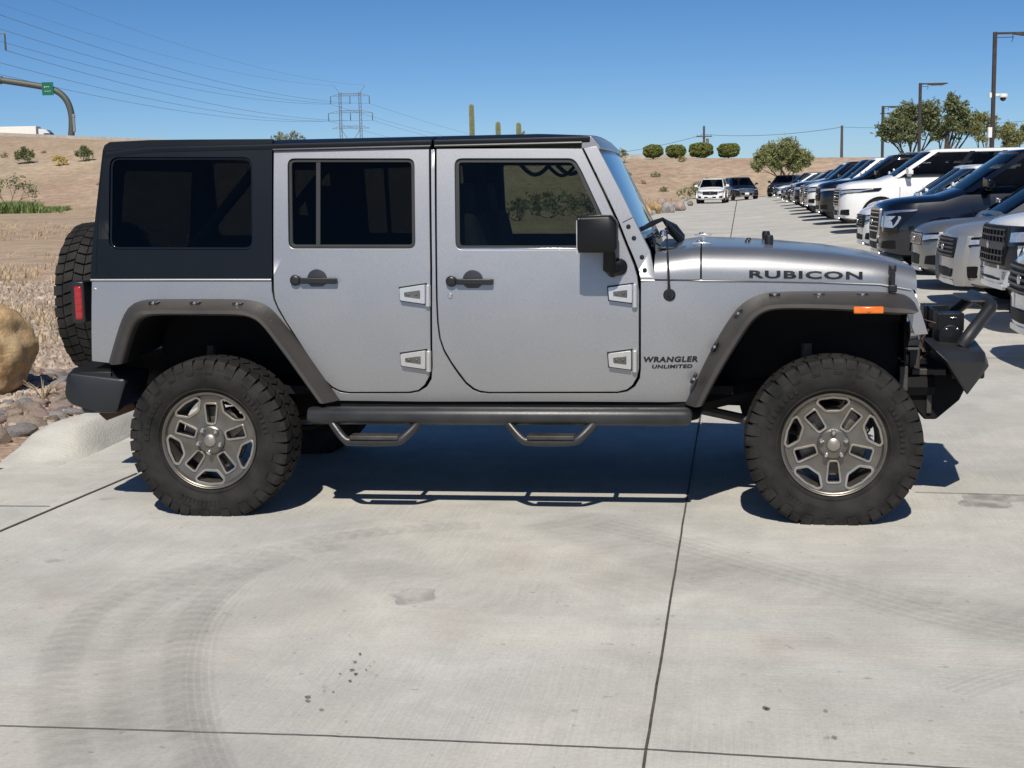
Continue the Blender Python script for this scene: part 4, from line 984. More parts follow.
# tyre marks : thin translucent deposits with a tread pattern
def markmat(name, col, amt, lug, scale=1.0, stripes=0):
    m = bpy.data.materials.new(name); m.use_nodes = True; n = m.node_tree; N = n.nodes; L = n.links; b = N['Principled BSDF']
    b.inputs['Base Color'].default_value = (*col, 1); b.inputs['Roughness'].default_value = .9
    uv = N.new('ShaderNodeUVMap'); sp = N.new('ShaderNodeSeparateXYZ'); L.new(uv.outputs[0], sp.inputs[0])
    def mth(op, a, b_=None, c_=None, clamp=False):
        q = N.new('ShaderNodeMath'); q.operation = op; q.use_clamp = clamp
        for i, v in enumerate((a, b_, c_)):
            if v is None: continue
            if isinstance(v, (int, float)): q.inputs[i].default_value = v
            else: L.new(v, q.inputs[i])
        return q.outputs[0]
    no = N.new('ShaderNodeTexNoise'); no.inputs['Scale'].default_value = 2.2*scale; no.inputs['Detail'].default_value = 6; tc = N.new('ShaderNodeTexCoord'); L.new(tc.outputs['Object'], no.inputs[0])
    fr = mth('FRACT', mth('MULTIPLY_ADD', sp.outputs[1], 1/.075, mth('MULTIPLY', mth('ABSOLUTE', mth('SUBTRACT', sp.outputs[0], .5)), 1.1)))
    tr = mth('MULTIPLY_ADD', mth('GREATER_THAN', fr, .42), lug, 1-lug)
    if stripes:
        fs = mth('FRACT', mth('MULTIPLY', sp.outputs[0], stripes)); tr = mth('MULTIPLY', mth('GREATER_THAN', fs, .35), 1.0)
    ed = mth('MULTIPLY', mth('SUBTRACT', .5, mth('ABSOLUTE', mth('SUBTRACT', sp.outputs[0], .5))), 7, None, True)
    nn = N.new('ShaderNodeMapRange'); nn.inputs[1].default_value = .25; nn.inputs[2].default_value = .60; nn.inputs[3].default_value = .30; L.new(no.outputs[0], nn.inputs[0])
    al = mth('MULTIPLY', mth('MULTIPLY', tr, ed), mth('MULTIPLY', nn.outputs[0], amt)); L.new(mth('MULTIPLY', al, .24), b.inputs['Alpha'])
    return m
mk1 = markmat('tyre_mark_lugs', (.12, .105, .105), .40, .55); mk2 = markmat('tyre_mark_soft', (.17, .155, .15), .36, .35); mk3 = markmat('tyre_mark_stripes', (.15, .14, .14), .27, 0, 1.0, 5)
def mark(pix, wd, mat, z=.0025, n=60):
    P = resample(smoothpoly([gx(*p) for p in pix], 2), n); vs = []; uvs = []; L_ = 0
    for i, p in enumerate(P):
        t = (P[min(i+1, n-1)]-P[max(i-1, 0)]).normalized(); q = Vector((-t.y, t.x))*wd/2
        if i: L_ += (P[i]-P[i-1]).length
        for s in (-1, 1): a = p+q*s; vs.append((a.x, a.y, .0118+z)); uvs.append(((s+1)/2, L_))
    me = bpy.data.meshes.new('tyre_marks'); me.from_pydata(vs, [], [(2*i, 2*i+1, 2*i+3, 2*i+2) for i in range(n-1)]); me.materials.append(mat)
    u = me.uv_layers.new(name='UVMap')
    for lp in me.loops: u.data[lp.index].uv = uvs[lp.vertex_index]
    o = bpy.data.objects.new('tyre_marks', me); COL.objects.link(o); tag(o, kind='structure')
mark([(75, 790), (57, 725), (54, 680), (62, 650), (80, 622), (105, 600), (140, 585), (200, 567), (262, 552), (330, 538), (400, 530), (480, 526)], .17, mk1, .0022)
mark([(100, 800), (85, 720), (83, 670), (95, 640), (120, 612), (160, 592), (215, 575), (290, 556)], .30, mk2, .0030)
mark([(215, 790), (195, 740), (183, 690), (183, 650), (193, 620), (210, 600), (240, 575), (290, 556), (340, 545)], .16, mk1, .0034)
mark([(185, 800), (160, 740), (145, 690), (148, 650), (165, 620), (195, 590), (240, 568)], .34, mk2, .0042)
mark([(225, 780), (207, 740), (198, 690), (200, 650), (213, 617), (240, 590)], .12, mk3, .0046)
mark([(600, 524), (680, 542), (760, 565), (840, 588), (920, 612), (1000, 630), (1060, 640)], .26, mk3, .0026)
mark([(560, 520), (640, 545), (720, 575), (800, 590), (900, 598), (1060, 640)], .5, mk2, .0036)
mark([(955, 694), (985, 682), (1015, 673), (1060, 668)], .15, mk3, .0030, 20)
mark([(330, 525), (370, 555), (420, 590), (500, 600), (600, 600), (700, 560)], .5, mk2, .0050)
# stains and drips
def blotch(px, py, rx, ry, mat, rot=0, n=28, z=.006, sd=1):
    c = gx(px, py); r = random.Random(sd); mb = MB(); P = []
    for k in range(n):
        t = 2*pi*k/n; q = 1+.6*noise.noise((cos(t)*1.5, sin(t)*1.5, sd*3.1)); x = rx*cos(t)*q; y = ry*sin(t)*q; x *= .75 if rx < .02 else 1; y *= .75 if rx < .02 else 1; P.append((c[0]+x*cos(rot)-y*sin(rot), c[1]+x*sin(rot)+y*cos(rot)))
    mb.add([(x, y, .0118+z) for x, y in P], [tuple(range(n))]); return tag(mb.obj('oil_stain', mat, None, 0), kind='structure')
def stainmat(name, col, amt):
    m, n, b = newmat(name); N = n.nodes; L = n.links; b.inputs['Base Color'].default_value = (*col, 1); b.inputs['Roughness'].default_value = .85
    tc = N.new('ShaderNodeTexCoord'); no = N.new('ShaderNodeTexNoise'); no.inputs['Scale'].default_value = 9; no.inputs['Detail'].default_value = 7; L.new(tc.outputs['Object'], no.inputs[0])
    mr = N.new('ShaderNodeMapRange'); mr.inputs[1].default_value = .38; mr.inputs[2].default_value = .62; mr.inputs[3].default_value = amt*.15; mr.inputs[4].default_value = amt; L.new(no.outputs[0], mr.inputs[0]); L.new(mr.outputs[0], b.inputs['Alpha']); return m
s1 = stainmat('stain_soft', (.17, .15, .155), .3); s2 = stainmat('stain_dark', (.02, .018, .018), .98); s3 = stainmat('stain_grey', (.2, .195, .185), .45)
blotch(415, 597, .10, .09, s1, 0, sd=2); blotch(990, 501, .17, .16, s3, .1, sd=5); blotch(53, 562, .04, .03, s1, sd=3); blotch(107, 500, .05, .02, s1, sd=7)
r = random.Random(5)
for px, py, q in [(308, 699, 1.6), (308, 703, 1.3), (324, 689, 1.5), (324, 693, 1.2), (352, 672, 1.3), (356, 676, 1.1), (360, 656, .9), (321, 712, 1), (350, 683, .9), (346, 724, .8), (355, 664, 1), (333, 694, .7), (370, 668, .7), (374, 664, .6), (350, 638, .7), (767, 711, 1.3), (834, 740, 1.5), (765, 710, 1.3), (826, 713, 1.1), (826, 740, 1.5), (340, 676, .7), (366, 672, .6)]:
    blotch(px, py, .0075*q, .010*q, s2, r.random()*3, 10, .007, int(px))
# curb with a rounded, flared end
MK = pm('curb_concrete', (.50, .485, .44), .85, 0, 6, .12, .5, 60, spec=.2, detail=9)
def curb(yvals, endY, name):
    mb = MB(); rings = []
    for Y in yvals:
        k = sstep((Y-endY)/.55); e = 1-sstep((Y-endY)/1.6); x0 = curbx(Y)
        h = .17*k; wl = .17+.12*e
        prof = [(.07+.05*e, -.02), (.03+.03*e, h*.45), (.0, h*.92), (-.04, h), (-wl+.05, h), (-wl-.02, h*.85), (-wl-.1-.05*e, -.03)]
        rings.append([(x0+a, Y, .012+b) for a, b in prof])
    mb.loft(rings, False); return tag(mb.obj(name, MK, None, 0, 2, 60), kind='structure')
curb(steps(8.0, 12, .15)[:-1]+steps(12, 122, 2), 8.05, 'curb')
# ================================================================== SCENERY
def leafmat(name, c1, c2):
    m, n, b = newmat(name); N = n.nodes; L = n.links
    g = N.new('ShaderNodeNewGeometry'); r = N.new('ShaderNodeValToRGB'); e = r.color_ramp.elements; e[0].color = (*c1, 1); e[1].color = (*c2, 1)
    L.new(g.outputs['Random Per Island'], r.inputs[0]); L.new(r.outputs[0], b.inputs['Base Color']); b.inputs['Roughness'].default_value = .65; b.inputs['Specular IOR Level'].default_value = .25
    tr = N.new('ShaderNodeBsdfTranslucent'); L.new(r.outputs[0], tr.inputs[0]); mx = N.new('ShaderNodeMixShader'); mx.inputs[0].default_value = .25
    L.new(b.outputs[0], mx.inputs[1]); L.new(tr.outputs[0], mx.inputs[2]); L.new(mx.outputs[0], N['Material Output'].inputs[0]); return m
LG = leafmat('leaf_palo_verde', (.16, .19, .07), (.34, .35, .16)); LD = leafmat('leaf_mesquite', (.10, .125, .06), (.25, .27, .13)); LO = leafmat('leaf_olive', (.16, .17, .06), (.30, .29, .12))
LH = leafmat('leaf_hedge', (.10, .12, .03), (.24, .26, .08)); LGR = leafmat('blade_green', (.12, .18, .05), (.26, .32, .12)); LDRY = leafmat('blade_dry', (.40, .29, .17), (.72, .58, .40)); LY = leafmat('brittle_yellow', (.55, .42, .14), (.80, .68, .34))
BARK = pm('bark', (.075, .06, .048), .9, 0, 20, .4, .4, 60); BARKP = pm('bark_pale', (.16, .13, .10), .9, 0, 20, .4)
def leaves(mb, blobs, count, size, rr, shell=.55, stretch=1.0):
    tot = sum(b[1]**2 for b in blobs)
    for c, rad in blobs:
        c = Vector(c); n = int(count*rad**2/tot); k = 0
        sub = [Vector((rr.gauss(0, 1), rr.gauss(0, 1), rr.gauss(0, 1))).normalized()*rad*rr.uniform(shell, 1.0) for _ in range(max(8, n//16))]
        for i in range(n):
            q = c+rr.choice(sub)+Vector((rr.gauss(0, 1), rr.gauss(0, 1), rr.gauss(0, .9)))*rad*.17
            u = Vector((rr.gauss(0, 1), rr.gauss(0, 1), rr.gauss(0, 1))).normalized(); v = u.cross(Vector((rr.gauss(0, 1), rr.gauss(0, 1), rr.gauss(0, 1)))).normalized()
            s = size*rr.uniform(.6, 1.4); mb.add([q-u*s*stretch-v*s*.5, q+u*s*stretch-v*s*.35, q+u*s*stretch+v*s*.35, q-u*s*.8*stretch+v*s*.5], [(0, 1, 2, 3)])
def tree(name, base, blobs, count, size, lm, bm_, label, cat, group=None, seed=1, tr=.12, nt=1, stretch=1.0, spread=.25):
    rr = random.Random(seed); o = thing(name, base, label, cat, 0, group)
    mb = MB(); zc = sum(b[0][2] for b in blobs)/len(blobs)
    for k in range(nt):
        a = rr.uniform(0, 6.28); f = Vector((cos(a)*spread*(nt > 1), sin(a)*spread*(nt > 1), 0)); fork = f*2+Vector((0, 0, zc*.38))
        mb.tube([f*.3, f*1.2+Vector((0, 0, zc*.18)), fork], [tr, tr*.85, tr*.75], 8)
        bl = blobs[k::nt]
        for c, rad in bl:
            c = Vector(c); m1 = fork.lerp(c, .5)+Vector((rr.uniform(-.1, .1), rr.uniform(-.1, .1), rr.uniform(-.05, .15)))*rad
            mb.tube([fork, m1, c], [tr*.6, tr*.4, tr*.15], 6, False)
            for _ in range(4):
                d = Vector((rr.gauss(0, 1), rr.gauss(0, 1), rr.gauss(.3, 1))).normalized()*rad*.85; mb.tube([m1.lerp(c, rr.random()), c+d], [tr*.22, tr*.06], 5, False)
    mb.obj('trunk', bm_, o, weld=False)
    mb = MB(); leaves(mb, blobs, int(count*.85), size*.72, rr, .3, stretch*1.6); mb.obj('crown', lm, o, smooth=0, weld=False)
    return o
def gz(p): return terr(p.x, p.y)
def on(px, Y, z=None):
    p = at(px, 200, Y); return Vector((p.x, Y, terr(p.x, Y) if z is None else z))
def zof(px, py, Y): return at(px, py, Y).z
rr0 = random.Random(77)
# trees behind the parked row
def T(px, Y, bl, **k):
    b = on(px, Y); B = []
    for (bx, by, r_) in bl:
        q = at(bx, by, Y); B.append(((q.x-b.x, random.uniform(-.6, .6), q.z-b.z), r_/FPX*Y))
    return tree(base=b, blobs=B, **k)
T(905, 96, [(884, 131, 9), (895, 122, 12), (908, 116, 13), (925, 113, 14), (932, 124, 10), (912, 132, 12), (893, 137, 8), (940, 130, 7)], name='mesquite_tree', count=9000, size=.10, lm=LD, bm_=BARK, label='dense dark green tree behind the middle lamp post, leftmost of the tree row', cat='tree', group='trees behind the parked cars', seed=2, tr=.13, nt=2)
T(943, 92, [(950, 104, 9), (958, 112, 12), (967, 120, 11), (948, 122, 10), (972, 130, 8), (940, 133, 8), (955, 130, 9), (948, 97, 4)], name='mesquite_tree', count=6500, size=.09, lm=LD, bm_=BARK, label='dark green forked tree with an airy top, centre of the tree row', cat='tree', group='trees behind the parked cars', seed=4, tr=.16)
T(983, 88, [(978, 128, 7), (985, 117, 7), (992, 124, 8), (980, 137, 6), (997, 132, 7)], name='palo_verde_tree', count=2600, size=.07, lm=LO, bm_=BARKP, label='thin pale tree right behind the tall lamp post', cat='tree', group='trees behind the parked cars', seed=5, tr=.09, nt=2)
T(1008, 84, [(1003, 134, 8), (1013, 128, 7), (1018, 138, 8), (1006, 145, 7), (1021, 130, 5)], name='palo_verde_tree', count=3600, size=.07, lm=LO, bm_=BARKP, label='olive green bushy tree at the right edge of the photo', cat='tree', group='trees behind the parked cars', seed=6, tr=.1, nt=3)
T(783, 116, [(760, 160, 8), (770, 153, 10), (785, 150, 12), (800, 157, 11), (808, 160, 6), (777, 163, 9), (795, 165, 8), (755, 166, 6)], name='palo_verde_tree', count=11000, size=.085, lm=LG, bm_=BARKP, label='low spreading yellow green tree behind the far dark cars', cat='tree', seed=8, tr=.12, nt=4, stretch=1.3)
tree('desert_bush', on(701, 124), [((0, 0, .9), .75), ((-.6, .1, .9), .5), ((.5, .1, 1.0), .5), ((.6, 0, 1.7), .35)], 900, .07, LD, BARKP, 'scraggy green bush on the slope above the white oncoming car', 'bush', None, 11, .04, 3)
# trimmed hedge balls on the crest
for i, (px, wpx, hpx, lab) in enumerate([(653.5, 20, 12, 'flat-topped trimmed round bush on the crest, leftmost of the four'), (676, 20, 12, 'trimmed round bush on the crest, second of the four from the left'), (701, 24, 14, 'widest trimmed bush on the crest, in front of the utility pole'), (728.5, 22, 13, 'trimmed round bush on the crest, rightmost of the four')]):
    Y = 150 if i < 3 else 148; b = on(px, Y); r_ = wpx/2.15/FPX*Y; hh = hpx/1.05/FPX*Y
    o = thing('trimmed_bush', b, lab, 'bush', 0, 'trimmed bushes on the crest'); rr = random.Random(20+i); mb = MB(); ph_ = i*7.3
    for k in range(4200):
        d = Vector((rr.gauss(0, 1), rr.gauss(0, 1), rr.gauss(0, 1))).normalized(); q = rr.uniform(.86, 1.0); se = (abs(d.x)**3+abs(d.y)**3+abs(d.z)**3)**(-1/3)
        q *= 1+.16*noise.noise(d*2.2+Vector((ph_, 0, 0))); p = Vector((d.x*r_*q*se, d.y*r_*q*se, hh*.62+d.z*hh*.52*q*se))
        u = Vector((rr.gauss(0, 1), rr.gauss(0, 1), rr.gauss(0, 1))).normalized(); v = u.orthogonal().normalized(); s = .07
        mb.add([p-u*s-v*s, p+u*s-v*s, p+u*s+v*s, p-u*s+v*s], [(0, 1, 2, 3)])
    mb.obj('crown', LH, o, smooth=0, weld=False)
    mb = MB(); mb.tube([(0, 0, -.1), (0, 0, hh*.5)], .09, 6); mb.tube([(0, 0, .1), (r_*.4, 0, hh*.4)], .04, 6); mb.obj('trunk', BARK, o)
def shrub(px, Y, w_, h_, lm, lab, n=500, name='desert_shrub', sz=.05, grp=None, seed=1, z=None):
    b = on(px, Y); return tree(name, b, [((0, 0, h_*.55), w_*.30), ((-w_*.25, 0, h_*.5), w_*.22), ((w_*.25, .1, h_*.5), w_*.24), ((0, .1, h_*.8), w_*.18)], n, sz, lm, BARKP, lab, 'bush', grp, seed, .03, 3)
shrub(27, 178, 3.0, 2.2, LD, 'dark green bush high on the embankment below the truck', 1300, 'desert_shrub', .12, None, 31)
shrub(62, 174, 2.3, 1.3, LY, 'pale yellow flowering bush on the embankment', 900, 'desert_shrub', .10, None, 32)
shrub(87, 176, 2.6, 1.9, LD, 'round green bush on the embankment beside the hardtop corner', 1300, 'desert_shrub', .11, None, 33)
shrub(622, 147, 1.6, 1.6, LO, 'small bush on the crest just right of the windscreen top', 500, 'desert_shrub', .08, None, 34)
shrub(283, 186, 3.0, 2.2, LO, 'pair of olive bush tops showing above the roof left of the pylon', 700, 'desert_shrub', .10, None, 35)
shrub(297, 186, 3.0, 2.4, LO, 'olive bush top showing above the roof nearest the pylon', 700, 'desert_shrub', .10, None, 36)
shrub(685, 112, 1.5, 1.2, LG, 'small weedy bush at the foot of the slope by the rocks', 400, 'desert_shrub', .06, None, 37)
shrub(836, 128, 1.8, 1.2, LD, 'small dark bush at the base of the far utility pole', 400, 'desert_shrub', .08, None, 38)
for i in range(26):
    px = rr0.uniform(-60, 820); t_ = rr0.uniform(.08, .9)
    if 690 < px < 720 or 735 < px < 830: continue
    X_ = at(px, 200, 150).x; b_, c_, h_ = ridge(X_); Y_ = b_+(c_-b_)*t_; s_ = rr0.uniform(.5, 1.1)
    shrub(px, Y_, 1.2*s_, .6*s_, [LDRY, LO, LG][i % 3], 'small low dry scrub tuft scattered on the embankment slope', 160, 'scrub_tuft', .07, 'scrub tufts on the embankment', 80+i)
for i, (px, Y_, w_, h_) in enumerate([(518, 62, 1.5, 1.0), (533, 74, 2.0, 1.3), (548, 66, 1.6, .9), (566, 70, 2.2, 1.2), (584, 64, 1.6, 1.0), (600, 78, 2.0, 1.2), (612, 70, 1.4, .8)]):
    shrub(px, Y_, w_, h_, LD, 'green roadside bush seen only through the front side windows', 330, 'roadside_bush', .06, 'bushes beside the lane behind the vehicle', 120+i)
# bare twiggy tree on the left
b = on(10, 138); o = thing('twiggy_tree', b, 'nearly bare twiggy tree leaning at the left edge above the grass', 'tree'); rr = random.Random(9); mb = MB(); tips = []
def twig(p, d, l, r_, k):
    q = p+d*l; mb.tube([p, p.lerp(q, .5)+Vector((rr.uniform(-.06, .06), 0, .04)), q], [r_, r_*.8, r_*.6], 5, False)
    if k == 0: tips.append(q); return
    for _ in range(3): twig(q, (d+Vector((rr.gauss(0, .42), rr.gauss(0, .42), rr.gauss(.0, .25)))).normalized(), l*rr.uniform(.55, .8), r_*.6, k-1)
for a in (-1.0, -.5, .1, .8): twig(Vector((a*.3, 0, 0)), Vector((a*.75, rr.uniform(-.3, .3), .9)).normalized(), 1.25, .045, 3)
for k in range(40): a = rr.uniform(0, 6.28); mb.tube([(0, 0, .1), (cos(a)*rr.uniform(.5, 2.2)+.5, sin(a)*.8, rr.uniform(.05, .4))], [.02, .008], 4, False)
mb.obj('trunk', BARK, o, weld=False); mb = MB()
for t in tips:
    for k in range(7):
        p = t+Vector((rr.gauss(0, .2), rr.gauss(0, .2), rr.gauss(0, .2))); u = Vector((rr.gauss(0, 1), rr.gauss(0, 1), rr.gauss(0, 1))).normalized(); v = u.orthogonal().normalized(); s = .055; mb.add([p-u*s-v*s, p+u*s-v*s, p+u*s+v*s, p-u*s+v*s], [(0, 1, 2, 3)])
mb.obj('crown', LD, o, smooth=0, weld=False)
# saguaros
MS = pm('saguaro_skin', (.17, .18, .09), .8, 0, 3, .25, 0); 
def saguaro(px, top, Y, arms, lab):
    b = on(px, Y); H = zof(px, top, Y)-b.z; o = thing('saguaro_cactus', b, lab, 'cactus', 0, 'saguaro cacti beyond the roof'); mb = MB()
    def col(path, r_):
        n = 24; P = [Vector(p) for p in path]; N = len(P); rings = []
        for i, p in enumerate(P):
            k = 1.0 if i < N-3 else (.9, .65, .2)[i-(N-3)]
            rings.append([p+Vector((cos(2*pi*j/n), sin(2*pi*j/n), 0))*r_*k*(1+.10*(1 if j % 2 else -1)) for j in range(n)])
        mb.loft(rings, True, True)
    col([(0, 0, -.2), (0, 0, H*.3), (0.02, 0, H*.6), (0, 0, H*.85), (0, 0, H-.18), (0, 0, H-.07), (0, 0, H)], .30)
    for (z, sd_, l) in arms:
        mb.tube([(0, 0, z), (sd_*.45, 0, z+.02), (sd_*.62, 0, z+.2), (sd_*.62, 0, z+l)], [.14, .16, .17, .13], 12)
    mb.obj('stem', MS, o, smooth=25); return o
Hs = 0
saguaro(473.5, 104, 176, [], 'tallest saguaro cactus rising above the vehicle roof')
saguaro(499.5, 121.5, 176, [], 'short straight saguaro cactus, middle of three above the roof')
saguaro(520, 122.5, 176, [(4.4, 1, .35)], 'short saguaro cactus with a stubby arm on its right')
# boulder at left and rocks
def rockmesh(rr, sx, sy, sz, sub=3, amp=.28, cuts=7):
    bm = bmesh.new(); bmesh.ops.create_icosphere(bm, subdivisions=sub, radius=1); off = rr.uniform(0, 90)
    planes = [(Vector((rr.gauss(0, 1), rr.gauss(0, 1), rr.gauss(0, 1))).normalized(), rr.uniform(.62, .9)) for _ in range(cuts)]
    for v in bm.verts:
        p = v.co.copy()
        for nrm, d in planes:
            e = p.dot(nrm)-d
            if e > 0: p -= nrm*e*.85
        p *= 1+amp*noise.noise(p*1.3+Vector((off, 0, 0)))+amp*.35*noise.noise(p*4+Vector((off, 3, 0)))+amp*.12*noise.noise(p*11)
        v.co = Vector((p.x*sx, p.y*sy, p.z*sz))
    return bm
def rockmat(name, c1, c2, sc=5):
    m, n, b = newmat(name); N = n.nodes; L = n.links; tc = N.new('ShaderNodeTexCoord'); oi = N.new('ShaderNodeObjectInfo')
    a = N.new('ShaderNodeTexNoise'); a.inputs['Scale'].default_value = sc; a.inputs['Detail'].default_value = 9; a.inputs['Roughness'].default_value = .68; L.new(tc.outputs['Object'], a.inputs[0])
    r = N.new('ShaderNodeValToRGB'); e = r.color_ramp.elements; e[0].position = .35; e[1].position = .66; e[0].color = (*c1, 1); e[1].color = (*c2, 1); L.new(a.outputs[0], r.inputs[0])
    h = N.new('ShaderNodeHueSaturation'); q = N.new('ShaderNodeMapRange'); q.inputs[3].default_value = .7; q.inputs[4].default_value = 1.25; L.new(oi.outputs['Random'], q.inputs[0]); L.new(q.outputs[0], h.inputs['Value']); L.new(r.outputs[0], h.inputs['Color']); L.new(h.outputs[0], b.inputs['Base Color'])
    b.inputs['Roughness'].default_value = .9; b.inputs['Specular IOR Level'].default_value = .2
    f = N.new('ShaderNodeTexNoise'); f.inputs['Scale'].default_value = sc*5; f.inputs['Detail'].default_value = 8; f.inputs['Roughness'].default_value = .7; L.new(tc.outputs['Object'], f.inputs[0])
    bp = N.new('ShaderNodeBump'); bp.inputs['Strength'].default_value = .6; bp.inputs['Distance'].default_value = .03; L.new(f.outputs[0], bp.inputs['Height']); L.new(bp.outputs[0], b.inputs['Normal']); return m
RK = rockmat('boulder_granite', (.34, .21, .095), (.68, .50, .29)); RKs = [rockmat('cobble_tan', (.20, .15, .12), (.38, .31, .25), 9), rockmat('cobble_grey', (.17, .16, .16), (.36, .33, .32), 9), rockmat('cobble_pink', (.25, .18, .155), (.40, .31, .27), 9)]
rr = random.Random(12)
def rock(name, loc, s, mat, label, group=None, sub=3, rz=0, seed=1, amp=.28, sink=.25, tilt=0):
    r2 = random.Random(seed); bm = rockmesh(r2, *s, sub=sub, amp=amp); me = bpy.data.meshes.new(name); bm.to_mesh(me); bm.free(); me.materials.append(mat)
    o = link(name, me, None, 0, 2, 60); o.location = (loc[0], loc[1], loc[2]+s[2]*(1-sink)); o.rotation_euler = (tilt, 0, rz); return tag(o, label, 'rock', group)
bp_ = ground(-24, 402)
o = rock('boulder', (bp_.x-.12, bp_.y+.38, 0), (.47, .50, .42), RK, 'big tan boulder at the left edge of the photo', None, 5, .4, 3, .20, .22)
# cobbles between curb end and boulder
cob = []
def inpoly_left(px, py): return True
tries = 0; pts = []
while len(pts) < 150 and tries < 9000:
    tries += 1; px = rr.uniform(-30, 150); py = 374+108*rr.random()**1.0
    lim = inter(px, [-30, 0, 25, 60, 85, 150], [486, 470, 452, 425, 412, 395])
    if py > lim: continue
    g = ground(px, py); 
    if g.y < 7.3: continue
    s = rr.uniform(.055, .125)*(1.1 if py > 410 else .8)
    if any((g.x-a)**2+(g.y-b_)**2 < ((s+c_)*.72)**2 for a, b_, c_ in pts): continue
    if (g.x-bp_.x)**2+(g.y-bp_.y-.35)**2 < .3: continue
    if g.x > curbx(g.y)-.30-(0.42 if g.y < 9.5 else 0): continue
    pts.append((g.x, g.y, s))
base_rocks = []
for k in range(7):
    r2 = random.Random(40+k); bm = rockmesh(r2, 1, r2.uniform(.7, .95), r2.uniform(.5, .7), sub=3, amp=.3, cuts=9); me = bpy.data.meshes.new('cobble'); bm.to_mesh(me); bm.free(); me.materials.append(RKs[k % 3]); me.polygons.foreach_set('use_smooth', [True]*len(me.polygons)); me.set_sharp_from_angle(angle=R(60)); base_rocks.append(me)
for i, (x, y, s) in enumerate(pts):
    k = rr.randrange(7); o = bpy.data.objects.new('cobble', base_rocks[k]); COL.objects.link(o); o.location = (x, y, s*.18); o.scale = (s, s, s*.9); o.rotation_euler = (rr.uniform(-.3, .3), rr.uniform(-.3, .3), rr.uniform(0, 6.3))
    tag(o, 'rounded landscape stone in the bed beside the curb end', 'stone', 'landscape stones beside the curb end')
# gravel between them and behind (stuff)
mb = MB()
def pebble(mb, x, y, s, z=0):
    a = rr.uniform(0, 6.3); P = []
    for k in range(6): t = a+k*pi/3; q = s*rr.uniform(.7, 1.1); P.append((x+cos(t)*q, y+sin(t)*q, z-.01))
    Q = [(x+(p[0]-x)*.6, y+(p[1]-y)*.6, z+s*rr.uniform(.5, .9)) for p in P]; mb.add(P+Q, [tuple(range(6, 12))]+[(k, (k+1) % 6, 6+(k+1) % 6, 6+k) for k in range(6)])
for k in range(16000):
    Y = 7.6+rr.random()**1.8*18; px = rr.uniform(-60, 470); X = (px-512)/FPX*Y
    if X > curbx(Y)-.35-(.5 if Y < 9.3 else 0) or (Y < 8.9 and X > -3.4-.0): 
        continue
    pebble(mb, X, Y, rr.uniform(.012, .035)*(1+Y/30))
g_ = pm('gravel_chips', (.30, .23, .17), .95, 0, 5, .5, 0, col2=(.55, .46, .37)); tag(mb.obj('gravel', g_, None, smooth=0, weld=False), kind='stuff')
# rocks by the lane on the right of the windscreen
for i, (px, py, w_, h_, lab) in enumerate([(655, 214, 14, 13, 'tan boulder beside the lane, largest of the rocks at the slope foot'), (668, 213, 14, 11, 'grey brown boulder, middle of the rocks beside the lane'), (680, 211, 12, 10, 'pinkish boulder at the right end of the lane-side rocks'), (662, 206, 10, 9, 'small reddish rock behind the lane-side boulders'), (646, 216, 12, 10, 'low tan rock at the left end of the lane-side rocks, next to the windscreen'), (690, 206, 7, 5, 'smallest rock at the lane edge below the slope')]):
    g = ground(px, py); s = g.y/FPX; rock('boulder', (g.x, g.y, 0), (w_/2*s, w_/2*s, h_/2*s*1.15), [RK, RKs[1], RKs[2], RKs[2], RK, RKs[0]][i], lab, 'rocks beside the lane', 3, i, 60+i)
# grasses and dry weeds
def tufts(name, mat, spots, h_, n=26, wd=.02, kind='stuff'):
    mb = MB()
    for (x, y, s) in spots:
        z = terr(x, y)
        for k in range(n):
            a = rr.uniform(0, 6.28); l = h_*s*rr.uniform(.5, 1.2); o_ = Vector((x+rr.gauss(0, .10*s), y+rr.gauss(0, .10*s), z-.02)); lean_ = rr.uniform(.15, .9); w2 = wd*s
            t = o_+Vector((cos(a)*l*lean_, sin(a)*l*lean_, l)); m_ = o_.lerp(t, .55)+Vector((0, 0, l*.10)); q = Vector((-sin(a), cos(a), 0))*w2
            mb.add([o_-q, o_+q, m_+q*.7, m_-q*.7, t], [(0, 1, 2, 3), (3, 2, 4)])
    return tag(mb.obj(name, mat, None, smooth=0, weld=False), kind=kind)
sp = []
for _ in range(900):   # green strip at the foot of the embankment
    px = rr.triangular(-80, 72, 10); Y = rr.uniform(118, 136); sp.append((at(px, 200, Y).x, Y, rr.uniform(.7, 1.3)*(1.5 if -15 < px < 38 else .8)))
tufts('green_grass', LGR, sp, .50, 18, .035)
sp = []
for _ in range(1150):
    Y = rr.choice([rr.triangular(44, 100, 66), rr.triangular(44, 100, 66), rr.triangular(22, 40, 28), rr.triangular(13, 22, 17), rr.uniform(84, 118)]); px = rr.uniform(-90, 200) if Y < 90 else rr.uniform(50, 400)
    x = at(px, 200, Y).x
    if noise.noise((x*.35, Y*.13, 2)) < .02: continue
    sp.append((x, Y, rr.uniform(.45, 1.1)*(1.0 if Y > 40 else .7)))
tufts('dry_weeds', LDRY, sp, .20, 14, .014)
sp = [(at(px, 200, Y).x, Y, rr.uniform(.4, .9)) for px, Y in [(rr.uniform(560, 720), rr.uniform(70, 116)) for _ in range(300)] if at(px, 200, Y).x < curbx(Y)-1.2]
tufts('lane_weeds', LDRY, sp, .45, 12, .02)
